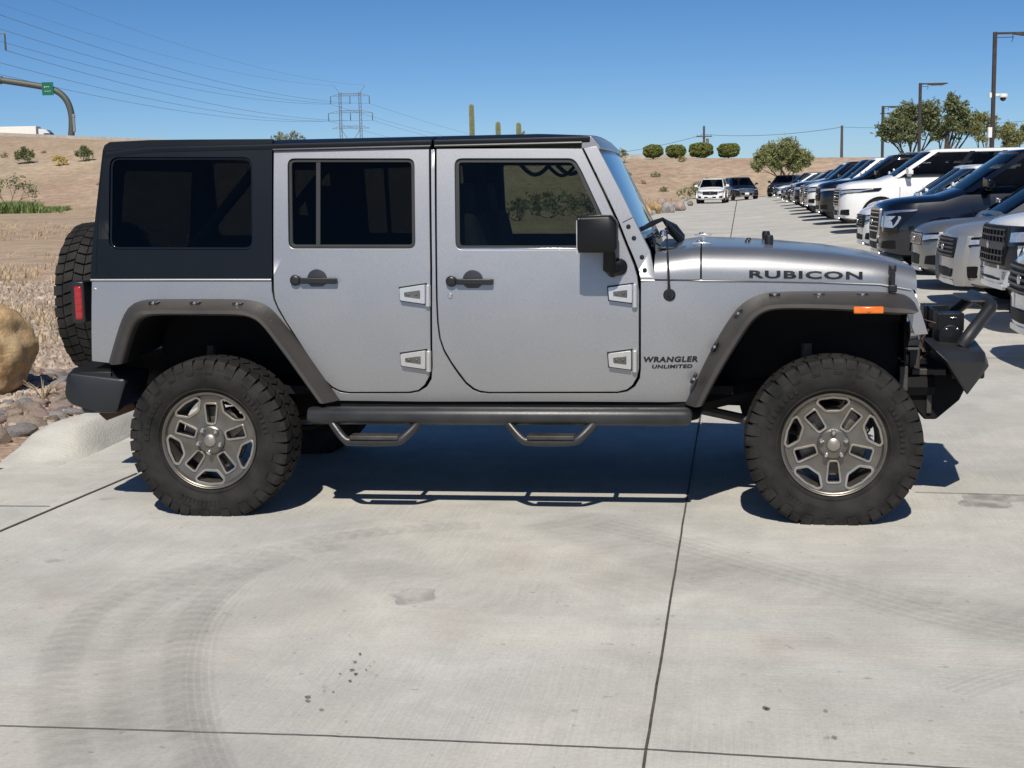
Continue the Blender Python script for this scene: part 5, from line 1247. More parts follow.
# dry weedy clumps one can tell apart near the stones
for i, (px, py, s, lab) in enumerate([(44, 401, .16, 'small dry weed growing in the boulder shadow')]):
    g = ground(px, py); mb = MB()
    for k in range(18):
        a = rr.uniform(0, 6.28); mb.tube([(g.x, g.y, 0), (g.x+cos(a)*s*.4, g.y+sin(a)*s*.4, s*.6), (g.x+cos(a)*s*.9, g.y+sin(a)*s*.9, s*rr.uniform(.7, 1.1))], [.004, .003, .001], 4, False)
    tag(mb.obj('dry_weed', LDRY, None, weld=False), lab, 'plant')
# ================================================================== POLES, LAMPS, PYLONS
MP = pm('lamp_post_bronze', (.055, .045, .038), .5, .3, 5, .2); MG = pm('galvanised', (.26, .27, .27), .55, .5, 6, .15); MGd = pm('weathered_steel_pole', (.10, .11, .10), .6, .4, 6, .2); MWd = pm('wood_pole', (.09, .07, .055), .9, 0, 9, .3); MWh = pm('white_housing', (.75, .75, .74), .35, 0, 6, .05)
def lamp_post(px, top, Y, arm, wpx, lab, cam_=False, second=False):
    b = on(px, Y, lotz(at(px, 200, Y).x, Y)); H = zof(px, top, Y)-b.z; s = Y/FPX; r_ = wpx*s/2
    o = thing('lamp_post', b, lab, 'lamp post', 0, 'lamp posts along the parked cars')
    mb = MB(); mb.box((0, 0, H/2+.3), (2*r_, 2*r_, H-.6)); mb.obj('pole', MP, o, .01)
    mb = MB(); mb.lathe([(.0001, .62), (.30, .62), (.33, .58), (.33, -.1)], n=20, axis='z'); mb.obj('footing', MK, o)
    mb = MB(); mb.box((arm*.16, 0, H-.06), (abs(arm)*.34, .07, .09)); mb.box((arm*.16, 0, H-.22), (abs(arm)*.28, .04, .03)); mb.obj('arm', MP, o, .006)
    q = MB(); x0, x1 = arm*.30, arm
    q.loft([[(x, -w_, H-.02), (x, w_, H-.02), (x, w_, H-.02-t), (x, -w_, H-.02-t)] for x, w_, t in ((x0, .07, .10), (x0+arm*.15, .17, .15), (x0+arm*.5, .19, .14), (x1, .12, .05))], True, True)
    hd = q.obj('lamp_head', MP, o, .01); mb = MB(); mb.box(((x0+x1)/2, 0, H-.175), (abs(arm)*.4, .24, .03)); mb.obj('lens', M['clear_lens'], hd)
    mb = MB(); mb.tube([(arm*.28, 0, H-.1), (arm*.28, 0, H-.34), (arm*.25, 0, H-.40)], .018, 6); mb.obj('photocell', MP, o)
    if second:
        mb = MB(); mb.box((arm*.2, 0, H-.62), (abs(arm)*.62, .06, .06)); mb.box((-.15, 0, H-.62), (.2, .06, .06)); mb.obj('cross_arm', MP, o)
    if cam_:
        zc = zof(px, 97, Y)-b.z; mb = MB(); mb.box((r_+.12, 0, zc+.08), (.34, .08, .10)); mb.lathe([(.0001, .13), (.17, .12), (.19, .02), (.18, -.02), (.13, -.04)], (r_+.33, 0, zc), 16, 'z'); mb.box((-r_-.06, 0, zc+.07), (.10, .12, .2)); mb.obj('security_camera', MWh, o, .01)
        mb = MB(); mb.lathe([(.13, 0), (.12, -.07), (.07, -.13), (.0001, -.15)], (r_+.33, 0, zc-.035), 16, 'z'); mb.obj('camera_dome', M['black_gloss'], o)
        zc = zof(px, 132.5, Y)-b.z; mb = MB(); mb.box((-r_-.05, -.03, zc), (.16, .14, .42)); mb.obj('control_box', MWh, o, .01)
    return o
lamp_post(990.5, 32, 59, 2.6, 3.4, 'tall bronze lamp post with a white dome camera, nearest at the right edge', True)
lamp_post(918, 83, 90, 1.7, 2.6, 'bronze lamp post rising in front of the leftmost dark tree')
lamp_post(881.5, 106, 119, 1.6, 2.4, 'farthest bronze lamp post with a short second cross arm', False, True)
# utility poles
def upole(px, top, Y, lab, arms=True):
    b = on(px, Y); H = zof(px, top, Y)-b.z; o = thing('utility_pole', b, lab, 'utility pole', 0, 'distant utility poles'); mb = MB(); mb.tube([(0, 0, -.5), (0, 0, H)], [.24, .17], 8); mb.obj('pole', MWd, o)
    if arms:
        mb = MB(); mb.box((0, -.2, H*.80), (2.6, .14, .16)); mb.obj('cross_arm', MWd, o)
        for k in (-1.1, -.5, .5, 1.1): mb = MB(); mb.tube([(k, -.2, H*.80+.05), (k, -.2, H*.80+.35)], .06, 6); mb.obj('insulator', MG, o)
        mb = MB(); mb.tube([(.55, -.1, H*.66), (.55, -.1, H*.76)], .26, 8); mb.obj('transformer', MG, o)
    return b+Vector((0, 0, H*.84 if arms else H*.97))
p1_ = upole(704, 126, 235, 'utility pole with a cross arm behind the trimmed bushes')
p2_ = upole(841, 125.5, 200, 'plain utility pole left of the parked trucks', False)
p3_ = Vector((at(1100, 110, 150).x, 150, zof(1100, 113, 150)))
MWi = pm('cable_grey', (.16, .19, .22), .7)
def wire(a, b, sag, r_, lab, grp, n=28):
    mb = MB(); a = Vector(a); b = Vector(b); L = [a.lerp(b, k/n)-Vector((0, 0, 4*sag*(k/n)*(1-k/n))) for k in range(n+1)]
    Rr = [max(r_, r_*(p.length/a.length)) if False else r_ for p in L]; mb.tube(L, Rr, 4, False); return tag(mb.obj('power_line', MWi, None), lab, 'power line', grp)
G1 = 'wires on the distant utility poles'
p0_ = Vector((at(560, 163, 300).x, 300, zof(560, 156, 300)))
wire(p0_, p1_, 1.0, .035, 'thin wire left of the utility pole with the cross arm', G1); wire(p1_, p2_, .6, .035, 'thin wire between the two utility poles', G1); wire(p2_, p3_, .6, .025, 'thin wire from the plain utility pole to the right edge', G1)
# transmission towers
def pylon(C_, lab):
    o = thing('transmission_tower', C_, lab, 'pylon', 0, 'steel transmission towers'); 
    def lat(mb, p, q, w_, n, r_=.085):
        p = Vector(p); q = Vector(q); d = (q-p).normalized(); a = d.orthogonal().normalized(); a = Vector((1, 0, 0)) if abs(d.z) > .7 else Vector((0, 0, 1)); b = d.cross(a).normalized()
        C4 = [a*w_/2+b*w_/2, a*w_/2-b*w_/2, -a*w_/2-b*w_/2, -a*w_/2+b*w_/2]
        for c in C4: mb.tube([p+c, q+c], r_, 4, False)
        for k in range(n):
            A = p.lerp(q, k/n); B = p.lerp(q, (k+1)/n)
            for j in range(4): mb.tube([A+C4[j], B+C4[(j+1) % 4]], r_*.6, 4, False)
    lev = (42.0, 34.6, 27.8); 
    for s in (-1, 1):
        mb = MB(); lat(mb, (s*4.6, 0, -3), (s*4.4, 0, 43.5), 1.0, 26); mb.obj('leg', MG, o, weld=False)
    for i, z in enumerate(lev):
        e = (8.6, 9.8, 8.4)[i]; mb = MB(); lat(mb, (-4.5, 0, z+.6), (4.5, 0, z+.6), 1.0, 8, .075)
        for s in (-1, 1):
            mb.tube([(s*4.5, 0, z+1.2), (s*e, 0, z)], .08, 4); mb.tube([(s*4.5, 0, z), (s*e, 0, z)], .08, 4); mb.tube([(s*6.2, 0, z+.7), (s*6.2, 0, z)], .08, 4)
        mb.obj('cross_arm', MG, o, weld=False)
        if i < 2:
            for x in (-e, 0, e): mb = MB(); mb.tube([(x, 0, z-.1), (x, 0, z-3.4)], [.16, .22], 6); mb.obj('insulator', MGd, o)
    mb = MB()
    for s in (-1, 1): mb.tube([(s*4.5, 0, 43.4), (s*7.0, 0, 46.6)], .09, 4); mb.tube([(s*4.5, 0, 43.4), (s*1.0, 0, 43.0)], .08, 4)
    mb.obj('earth_wire_peak', MG, o)
    mb = MB(); mb.tube([(-4.5, 0, 13), (-2.2, 0, 0)], .2, 4); mb.tube([(-4.5, 0, 27.8), (4.4, 0, 14)], .12, 4); mb.tube([(4.4, 0, 27.8), (-4.5, 0, 14)], .12, 4); mb.obj('brace', MG, o)
    return [(s*e, z-3.4) for e, z in ((8.6, 42.0), (9.8, 34.6)) for s in (-1, 0, 1)]+[(-7.0, 46.6), (7.0, 46.6)]
cf = at(353, 188, 640); cf.z = 0; cn = at(-31, 195, 300); cn.z = 0
off_ = pylon(cf, 'grey lattice transmission tower far behind the roof'); pylon(cn, 'nearer transmission tower with only its arm tips in frame at the left edge')
dirn = (cf-cn); cg = cf+Vector((150, 560, 0))
for i, (x, z) in enumerate(off_):
    nm = ['left top', 'middle top', 'right top', 'left lower', 'middle lower', 'right lower', 'left earth', 'right earth'][i]
    wire(cn+Vector((x, 0, z)), cf+Vector((x, 0, z)), 4.5, .05 if i < 6 else .03, 'sagging wire on the %s insulator between the two transmission towers' % nm if i < 6 else 'thin %s wire at the very top between the two transmission towers' % nm, 'transmission wires left of the tower', 40)
    if i in (0, 2, 3, 5): wire(cf+Vector((x, 0, z)), cg+Vector((x, 0, z-16)), 6, .05, 'faint wire running right from the %s insulator of the far tower' % nm, 'transmission wires right of the tower', 24)
# ================================================================== HIGHWAY
b = on(72.5, 226); b.z = terr(b.x, b.y); o = thing('sign_gantry', b, 'curved grey steel sign gantry arching over the highway at the upper left', 'sign gantry'); YG = 226
def g3(px, py): p = at(px, py, YG); return p-b
mb = MB(); P = [Vector((0, 0, -1)), g3(72.3, 125), g3(71.3, 112), g3(67.5, 101), g3(61, 93.5), g3(53, 89.3), g3(42, 86.5), g3(20, 83), g3(2, 80.3)]
mb.tube([tuple(p) for p in smoothpoly(P, 2)], .50, 14); mb.obj('mast', MGd, o)
mb = MB(); e = g3(2, 80.3); mb.tube([e, e+Vector((-.5, 0, .06))], .62, 14); mb.tube([e+Vector((-.4, 0, .06)), g3(-60, 72)], .5, 14); mb.obj('arm', MGd, o)
c = g3(49, 89); mb = MB(); mb.box((c.x, -.65, c.z), (11.2/FPX*YG, .08, 12.5/FPX*YG)); sg = mb.obj('sign_panel', pm('sign_green', (.0, .12, .07), .5, 0, 3, .1), o, .01)
mb = MB(); 
for (dx, dz, w_, h_) in ((-.45, .28, .18, .25), (-.15, .30, .22, .16), (.15, .30, .18, .16), (-.35, -.38, .3, .12), (.02, -.38, .26, .12), (.34, -.36, .22, .12)): mb.box((c.x+dx, -.70, c.z+dz), (w_, .02, h_*.5))
mb.obj('sign_lettering', M['white'], sg)
q = g3(74.7, 125); mb = MB(); mb.box((q.x, -.3, q.z), (.35, .3, 2.2)); mb.box((q.x, -.3, q.z+1.4), (.45, .3, .5)); mb.obj('equipment_box', MG, o, .03)
# truck
YT = 232; rz_ = terr(at(20, 140, YT).x, YT)
zt = zof(20, 126.8, YT); H = 4.1; zr = zt-H; xr_ = at(38.5, 130, YT).x
tk = thing('semi_truck', (xr_, YT, zr), 'white box trailer truck driving right along the highway at the upper left', 'truck')
mb = MB(); mb.box((-8.1, 0, 2.65), (16.2, 2.6, 2.9)); mb.obj('trailer', pm('trailer_white', (.80, .78, .72), .4, 0, 2, .05), tk, .03)
mb = MB(); mb.box((-8, 0, 1.1), (15.8, 1.0, .2)); mb.obj('trailer_frame', M['under'], tk)
MWp = pm('truck_white', (.70, .70, .68), .3, 0, 2, .05, coat=.5)
mb = MB(); mb.prism(rnd([(.35, .9), (3.6, .9), (3.6, 1.9), (2.35, 2.15), (2.0, 3.0), (1.6, 3.5), (.35, 3.7)], .15), lambda u, v, w: (u, w, v), -1.2, 1.2); cb = mb.obj('cab', MWp, tk, .03)
mb = MB(); mb.prism([(1.2, 2.25), (2.28, 2.2), (1.98, 2.95), (1.2, 2.95)], lambda u, v, w: (u, w, v), -1.22, 1.22); mb.prism([(2.02, 2.2), (2.40, 2.2), (2.06, 3.0), (1.95, 2.95)], lambda u, v, w: (u, w, v), -1.05, 1.05); mb.obj('window', M['black_gloss'], cb)
for x in (-15.2, -14, -1.2, .1, 2.9):
    mb = MB(); 
    for s in (-1, 1): mb.disc((x, s*1.0, .5), .5, s*.3, 16)
    mb.obj('wheel_pair', M['tyre'], tk)
MBar = concrete('barrier_concrete', ((.36, .33, .28), (.44, .41, .36)))
mb = MB(); L = []
for X in steps(-240, 20, 8):
    Y = ridge(X)[1]+6; z = terr(X, Y); L.append([(X, Y-.3, z-.2), (X, Y-.1, z+.55), (X, Y+.1, z+.55), (X, Y+.3, z-.2)])
mb.loft(L, True, True); tag(mb.obj('highway_barrier', MBar, None), 'low pale concrete barrier along the embankment crest at left', 'barrier')
# palo-verde and dark vehicle roof behind the barrier
# ================================================================== PARKED CARS
def paint(name, c, rough=.25, metal=.0): return pm('paint_'+name, c, rough, metal, 3, .05, coat=.9, spec=.5)
PW = paint('white', (.78, .78, .77)); PK = paint('black', (.004, .0045, .0055), .22, 0); PN = paint('midnight_blue', (.0025, .004, .009), .2, 0); PG = silver('paint_grey', (.22, .225, .235), .3, .7); PS = silver('paint_silver', (.46, .46, .46), .32, .7); PD = paint('charcoal', (.03, .032, .036), .25, .5)
CG = glassmat('parked_car_glass', (.22, .24, .24), .85, .02); CIN = M['under']
WCACHE = {}; M['grille_black'] = pm('grille_black', (.008, .008, .009), .6, 0, 12, .3, spec=.2)
def car_wheel(parent, x, y, r_, s):
    key = (round(r_, 3), s)
    if key not in WCACHE:
        mb = MB(); w_ = .25; mb.lathe([(r_*.66, s*w_/2), (r_*.75, s*(w_/2+.01)), (r_*.93, s*(w_/2)), (r_, s*(w_/2-.03)), (r_, -s*(w_/2-.03)), (r_*.93, -s*w_/2), (r_*.66, -s*w_/2)], n=28); t = mb.obj('wheel', M['tyre']); 
        mb = MB(); mb.lathe([(r_*.67, s*w_/2), (r_*.64, s*w_*.42), (r_*.60, s*w_*.2), (.0001, s*w_*.15)], n=28)
        q = MB()
        for k in range(6):
            a = 2*pi*k/6; q.box((r_*.32*cos(a), s*w_*.40, r_*.32*sin(a)), (r_*.6, .03, r_*.14), Matrix.Rotation(-a, 3, 'Y'))
        q.lathe([(.0001, s*w_*.48), (r_*.14, s*w_*.45), (r_*.17, s*w_*.3)], n=14); q.lathe([(r_*.66, s*(w_/2+.003)), (r_*.66, s*w_*.4), (r_*.60, s*w_*.38), (r_*.62, s*(w_/2))], n=28)
        b_ = mb.obj('rim_barrel', M['under']); f = q.obj('rim', M['rim']); WCACHE[key] = (t.data, b_.data, f.data)
        for o_ in (t, b_, f): bpy.data.objects.remove(o_)
    t, b_, f = WCACHE[key]; o = bpy.data.objects.new('wheel', t); COL.objects.link(o); o.parent = parent; o.location = (x, y, r_)
    for me, nm in ((b_, 'rim_barrel'), (f, 'rim')): q = bpy.data.objects.new(nm, me); COL.objects.link(q); q.parent = o
TYPES = {
 'suv_large': dict(L=5.35, W=2.05, H=1.97, zn=1.20, zc=1.33, Lh=1.25, ws=.85, rr=.55, rw=.40, zb=.30, wb=3.05, fo=.95),
 'pickup':    dict(L=5.85, W=2.06, H=1.95, zn=1.17, zc=1.29, Lh=1.35, ws=.75, rr=2.45, rw=.43, zb=.42, wb=3.7, fo=.95, bed=1),
 'suv_mid':   dict(L=4.85, W=1.92, H=1.72, zn=.98, zc=1.10, Lh=1.10, ws=.85, rr=.6, rw=.37, zb=.26, wb=2.85, fo=.92),
 'crossover': dict(L=4.55, W=1.86, H=1.65, zn=.92, zc=1.04, Lh=1.02, ws=.85, rr=.6, rw=.35, zb=.24, wb=2.68, fo=.90),
 'sedan':     dict(L=4.75, W=1.84, H=1.45, zn=.78, zc=.95, Lh=1.15, ws=.95, rr=1.15, rw=.33, zb=.20, wb=2.75, fo=.92)}
def make_car(kind, loc, rz, pt, label, cat='car', group=None, grille='bars', lamp='slim', roofcol=None, cladding=False, rails=False, chrome=False, sticker=False, plate_=False, guard=False, bumper2=None, fascia=False, drl=None):
    T_ = TYPES[kind]; L, W, H = T_['L'], T_['W'], T_['H']; hw_ = W/2; zn, zc, Lh, ws, zb = T_['zn'], T_['zc'], T_['Lh'], T_['ws'], T_['zb']
    o = thing('parked_car' if cat != 'pickup truck' else 'parked_pickup', loc, label, cat, rz, group)
    FXa = [0, .55, .74, .84, .93, .985, 1.0]; FXx = [.0, -.03, -.09, -.16, -.30, -.55, -.95]
    def wf(z): return inter((z-zb)/(zn-zb), [0, .04, .22, .45, .66, .82, .93, 1.0], [.80, .95, .985, 1.0, .995, .965, .93, .86])
    def fx(y, z=0): return inter(min(1, abs(y)/(hw_*wf(z))), FXa, FXx)-.10*max(0, (z-zn*.62)/zn)-.06*max(0, (zn*.40-z)/zn)
    # body
    St = [(0, .30, .07, -.13), (-.03, .55, .06, -.10), (-.09, .74, .045, -.07), (-.16, .84, .03, -.045), (-.30, .93, .0, -.015), (-.55, .985, -.01, 0.01), (-.95, 1, .0, .03)]
    stn = [(x, hw_*a, zb+b_, zn+d) for x, a, b_, d in St]+[(-Lh, hw_, zb, zc), (-L*.5, hw_, zb, zc+.03), (-L+.5, hw_*.995, zb+.02, zc+.05), (-L+.15, hw_*.95, zb+.08, zc+.04), (-L, hw_*.86, zb+.15, zc-.02)]
    mb = MB(); rings = []
    for (x, w_, z0, z1) in stn:
        h = z1-z0; front = x > -.6
        ln = lambda z: x+(-.10*max(0, (z-zn*.62)/zn)-.06*max(0, (zn*.40-z)/zn))*(1 if front else 0)
        pr = [(0, z0), (w_*.80, z0), (w_*.95, z0+.03), (w_*.985, z0+h*.22), (w_*1.0, z0+h*.45), (w_*.995, z0+h*.66), (w_*.965, z0+h*.82), (w_*.93, z0+h*.93), (w_*.86, z0+h*.985), (w_*.6, z1+.015), (w_*.58, z1+.02), (0, z1+.035)]
        rings.append([(ln(z), -y, z) for y, z in pr]+[(ln(z), y, z) for y, z in reversed(pr[1:-1])])
    mb.loft(rings, True, True); body = mb.obj('body', pt, o, 0, 2, 32, True)
    # arches + wheels
    rw = T_['rw']; xs_ = (-T_['fo'], -T_['fo']-T_['wb'])
    clm = M['flare'] if cladding else M['under']
    for x in xs_:
        for s in (-1, 1):
            mb = MB(); ra = rw*1.16
            arc = [(x+ra*cos(t*pi/16), rw+ra*sin(t*pi/16)) for t in range(17)]; arc = [(x+ra, zb+.0)]+arc+[(x-ra, zb+.0)]
            mb.prism(arc, lambda u, v, w: (u, s*(hw_+w), v), -.10, .008); mb.obj('wheel_well', M['under'], o)
            arc2 = [(x+(ra+.06)*cos(t*pi/16), rw+(ra+.06)*sin(t*pi/16)) for t in range(17)]; inn = [(x+(ra-.0)*cos(t*pi/16), rw+(ra-.0)*sin(t*pi/16)) for t in range(17)]
            mb = MB(); mb.loft([[(a[0], s*(hw_-.05), a[1]), (a[0], s*(hw_+.022), a[1]), (b_[0], s*(hw_+.022), b_[1]), (b_[0], s*(hw_-.05), b_[1])] for a, b_ in zip(arc2, inn)], True, True)
            mb.obj('wheel_arch', M['black_plastic'] if cladding else pt, o)
            car_wheel(o, x, s*(hw_-.09), rw, s)
    # greenhouse
    zr = H; xb_ = -L+(.12 if not T_.get('bed') else T_['rr']-.35); xt0 = -Lh-ws; xt1 = -L+T_['rr'] if not T_.get('bed') else -L+T_['rr']-.10
    def gring(t):
        z = zc-.03+(zr-.06-zc+.03)*t; w_ = hw_*(.93-.19*t); x0 = -Lh+.03+(xt0+Lh-.03)*t; x1 = xb_+(xt1-xb_)*t
        f = [(x0-.16-.12*t, -w_), (x0-.05, -w_*.93), (x0, -w_*.75), (x0+.04, 0), (x0, w_*.75), (x0-.05, w_*.93), (x0-.16-.12*t, w_), (x1+.18, w_), (x1+.05, w_*.9), (x1, w_*.6), (x1, -w_*.6), (x1+.05, -w_*.9), (x1+.18, -w_)]
        return [(x, y, z) for x, y in f]
    mb = MB(); R_ = [gring(t) for t in (0, .25, .5, .75, 1.0)]; mb.loft(R_, True, False); mb.obj('windows', CG, o, 0, 2, 40)
    # pillars & roof
    mb = MB(); r1 = gring(1.0); cx = sum(p[0] for p in r1)/13
    up = lambda rg, k, z: [(cx+(x-cx)*k, y*k, z) for x, y, _ in rg]
    z1 = r1[0][2]; roof_ = [up(r1, 1.012, z1-.025), up(r1, 1.015, z1+.0), up(r1, .985, z1+.032), up(r1, .90, z1+.052), up(r1, .6, z1+.062), up(r1, .05, z1+.066)]
    mb.loft(roof_, True, True); mb.obj('roof', roofcol or pt, o, 0, 2, 40)
    def pil(i, j, wd_, name='pillar'):
        for s in (-1, 1):
            mb = MB(); L_ = []
            for t in (0, .25, .5, .75, 1.0):
                rg = gring(t); a = Vector(rg[i]); b_ = Vector(rg[j]); c_ = a.lerp(b_, .5); d = (b_-a).normalized()*wd_/2
                nrm = Vector((d.y, -d.x, 0)).normalized()*.012; a1, b1 = c_-d, c_+d
                L_.append([(v.x, s*v.y, v.z) for v in (a1-nrm*2, a1+nrm, b1+nrm, b1-nrm*2)])
            mb.loft(L_, True, True); mb.obj(name, roofcol if roofcol and name != 'a_pillar' else pt, o)
    pil(0, 1, .15, 'front_pillar')
    pil(11, 12, .17, 'rear_pillar')
    n_p = 2 if not T_.get('bed') else 1
    for k in range(n_p):
        f_ = (k+1)/(n_p+1)
        for s in (-1, 1):
            mb = MB(); L_ = []
            for t in (0, .33, .66, 1.0):
                rg = gring(t); a = Vector(rg[0]).lerp(Vector(rg[12]), f_); L_.append([(a.x-.06, s*(abs(a.y)+.008), a.z), (a.x+.06, s*(abs(a.y)+.008), a.z), (a.x+.06, s*(abs(a.y)-.03), a.z), (a.x-.06, s*(abs(a.y)-.03), a.z)])
            mb.loft(L_, True, True); mb.obj('door_pillar', M['black_gloss'], o)
    mb = MB(); mb.box(((xt0+xt1)/2, 0, zc-.08), (abs(xt1-xt0)*.9, W*.75, .1))
    for x in (xt0-.35, xt0-1.35):
        for y in (-.4, .4): mb.box((x, y, zc+.12), (.14, .46, .5)); mb.box((x-.05, y, zc+.42), (.1, .26, .16))
    mb.obj('seats', CIN, o, .03)
    if T_.get('bed'):
        pass
    # door seams, handles
    for s in (-1, 1):
        for x in (-Lh-.15, -Lh-1.15, -Lh-2.05):
            mb = MB(); mb.tube([(x, s*(hw_-.002), zb+.12), (x, s*(hw_+.001), zb+.45), (x, s*(hw_-.004), zc-.25)], .006, 4); mb.obj('door_seam', M['decal'], body)
        for x in (-Lh-1.0, -Lh-1.9): mb = MB(); mb.box((x, s*(hw_-.0), zc-.20), (.18, .05, .03)); mb.obj('door_handle', M['chromeish'] if chrome else pt, o, .01)
        # mirror
        mb = MB(); q = -Lh-.38; mb.loft([[(q-.02-.05*abs(k-.5), s*(hw_+.02+.22*k), zc+.04+a) for a in (0, .10)]+[(q+.11-.04*k, s*(hw_+.02+.22*k), zc+.04+a) for a in (.17-.03*k, .0)] for k in (0, .3, .7, 1.0)], True, True); mb.box((q+.02, s*(hw_-.02), zc+.02), (.10, .16, .05)); mb.obj('side_mirror', pt, o, .02)
        # sill / cladding
        mb = MB(); mb.box((-L/2, s*(hw_-.03), zb+.05), (L*.45, .09, .13)); mb.obj('sill_trim', M['black_plastic'], o, .01)
    # front details: shapes in (y,z) wrapped onto the nose
    def patch(name, poly, m, out=.012, mirror=False, parent=o, holes=(), dep=.03):
        for s in ((1, -1) if mirror else (1,)):
            mb = MB(); yc = [i*.08 for i in range(-14, 15)]
            plate(mb, rnd(poly, .02, 3), holes, lambda u, v, w: (fx(u, v)+w, s*u, v), out, out-dep, yc, (zn*.62, zn*.4)); o_ = mb.obj(name, m, parent, 0, 2, 30)
        return o_
    g0, g1 = {'suv_large': (.66, 1.03), 'pickup': (.68, 1.06), 'suv_mid': (.60, .84), 'crossover': (.62, .79), 'sedan': (.48, .68)}[kind]
    gw = hw_*(.56 if grille != 'slots' else .46)
    gp = [(-gw*.92, g0), (gw*.92, g0), (gw, (g0+g1)/2), (gw*.97, g1), (-gw*.97, g1), (-gw, (g0+g1)/2)] if grille != 'hex' else [(-gw*.7, g0-.1), (gw*.7, g0-.1), (gw*.98, g0+.12), (gw*.9, g1), (-gw*.9, g1), (-gw*.98, g0+.12)]
    fascia_ = patch('front_fascia', [(-hw_*.90, zb+.22), (hw_*.90, zb+.22), (hw_*.93, g1+.01), (-hw_*.93, g1+.01)], M['black_plastic'], .012) if fascia else None
    gr_ = patch('grille', gp, M['grille_black'], .022)
    barm = M['chromeish'] if chrome else M['black_plastic']
    if grille in ('bars', 'hex'):
        nb = 5
        for k in range(nb): z = g0+(g1-g0)*(k+.5)/nb; patch('grille_bar', [(-gw*.9, z-.010), (gw*.9, z-.010), (gw*.9, z+.010), (-gw*.9, z+.010)], barm, .040, False, gr_)
    elif grille == 'slots':
        for k in range(7): y = gw*(-.86+1.72*k/6); patch('grille_slot', [(y-.045, g0+.01), (y+.045, g0+.01), (y+.045, g1-.01), (y-.045, g1-.01)], M['chromeish'], .034, False, gr_, [[(y-.030, g0+.03), (y-.030, g1-.03), (y+.030, g1-.03), (y+.030, g0+.03)]])
    elif grille == 'mesh':
        for k in range(6): z = g0+(g1-g0)*(k+.5)/6; patch('grille_bar', [(-gw*.9, z-.008), (gw*.9, z-.008), (gw*.9, z+.008), (-gw*.9, z+.008)], M['black_plastic'], .036, False, gr_)
        for k in range(9): y = gw*(-.85+1.7*k/8); patch('grille_bar', [(y-.008, g0+.02), (y+.008, g0+.02), (y+.008, g1-.02), (y-.008, g1-.02)], M['black_plastic'], .034, False, gr_)
        z = (g0+g1)/2; patch('grille_band', [(-gw*.95, z-.035), (gw*.95, z-.035), (gw*.95, z+.035), (-gw*.95, z+.035)], barm, .044, False, gr_)
    if chrome:
        q = offs(gp, -.035); patch('grille_surround', q, M['chromeish'], .030, False, gr_, [list(reversed(gp))])
    # badge
    mb = MB(); mb.lathe([(.0001, .050), (.035, .048), (.042, .04), (.042, .01)], (fx(0, (g0+g1)/2), 0, (g0+g1)/2), 16, 'x'); mb.obj('badge', M['chromeish'], gr_)
    # headlights wrap the corner
    zt = g1-.01
    if lamp == 'slim': hp = [(gw+.03, zt-.13), (hw_*.97, zt-.05), (hw_*.998, zt+.05), (hw_*.9, zt+.03), (gw+.03, zt-.0)]
    elif lamp == 'tall': hp = [(gw+.03, g0+.05), (hw_*.90, g0+.02), (hw_*.95, zt-.06), (hw_*.93, zt), (gw+.03, zt)]
    else: hp = [(gw+.02, zt-.18), (hw_*.93, zt-.15), (hw_*.995, zt-.0), (hw_*.9, zt+.02), (gw+.02, zt-.01)]
    for s in (1, -1):
        def pch(nm, poly, m, out, par):
            mb = MB(); plate(mb, rnd(poly, .015, 3), [], lambda u, v, w: (fx(u, v)+w*(.4 if u > hw_*.9 else 1), s*(u+w*(1.0 if u > hw_*.9 else 0)), v), out, out-.03, [gw+.05*i for i in range(1, 12)], (zn*.62,)); return mb.obj(nm, m, par, 0, 2, 30)
        h_ = pch('headlight', hp, M['black_gloss'], .022, o)
        c_ = (sum(p[0] for p in hp)/len(hp), sum(p[1] for p in hp)/len(hp)); pch('lens', [(c_[0]+(p[0]-c_[0])*.82, c_[1]+(p[1]-c_[1])*.55-.01) for p in hp], M['clear_lens'], .028, h_)
        pch('fog_lamp', [(hw_*.62, zb+.13), (hw_*.86, zb+.12), (hw_*.88, zb+.26), (hw_*.66, zb+.24)], M['grille_black'], .022, o)
        if drl: pch('light_bar', drl, M['chromeish'], .034, h_)
    patch('lower_intake', [(-gw*.7, zb+.11), (gw*.7, zb+.11), (gw*.8, g0-.13), (-gw*.8, g0-.13)], M['grille_black'], .020)
    patch('skid_trim', [(-gw*.9, zb+.02), (gw*.9, zb+.02), (gw*.85, zb+.075), (-gw*.85, zb+.075)], M['chromeish'] if not bumper2 else bumper2, .016)
    if bumper2: patch('bumper_cover', [(hw_*.50, zb+.05), (hw_*.93, zb+.06), (hw_*.95, g0-.02), (hw_*.62, g0-.05)], bumper2, .022, True)
    if kind == 'pickup' or chrome: patch('tow_hook', [(hw_*.45, zb+.12), (hw_*.52, zb+.12), (hw_*.52, zb+.2), (hw_*.45, zb+.2)], M['chromeish'], .03, True)
    if guard:
        patch('bumper_guard', [(hw_*.60, zb+.02), (hw_*.80, zb+.02), (hw_*.80, g1+.03), (hw_*.66, g1+.03)], PS, .06, True, dep=.07)
    if rails:
        for s in (-1, 1):
            mb = MB(); z = z1+.05; mb.tube([(xt0-.3, s*hw_*.66, z-.04), (xt0-.38, s*hw_*.66, z+.05), (xt1+.5, s*hw_*.66, z+.05), (xt1+.42, s*hw_*.66, z-.04)], .018, 6); mb.obj('roof_rail', M['black_plastic'], o)
        for x in (xt0-.8, xt0-1.8): mb = MB(); mb.tube([(x, -hw_*.66, z1+.09), (x, hw_*.66, z1+.09)], .02, 6); mb.obj('roof_bar', M['black_plastic'], o)
    if sticker:
        mb = MB(); t = .12; rg = gring(t); a = Vector(rg[1]).lerp(Vector(rg[3]), .25); mb.box((a.x-.02, a.y if True else 0, a.z+.04), (.03, .14, .09)); mb.obj('window_sticker', MWh, o)
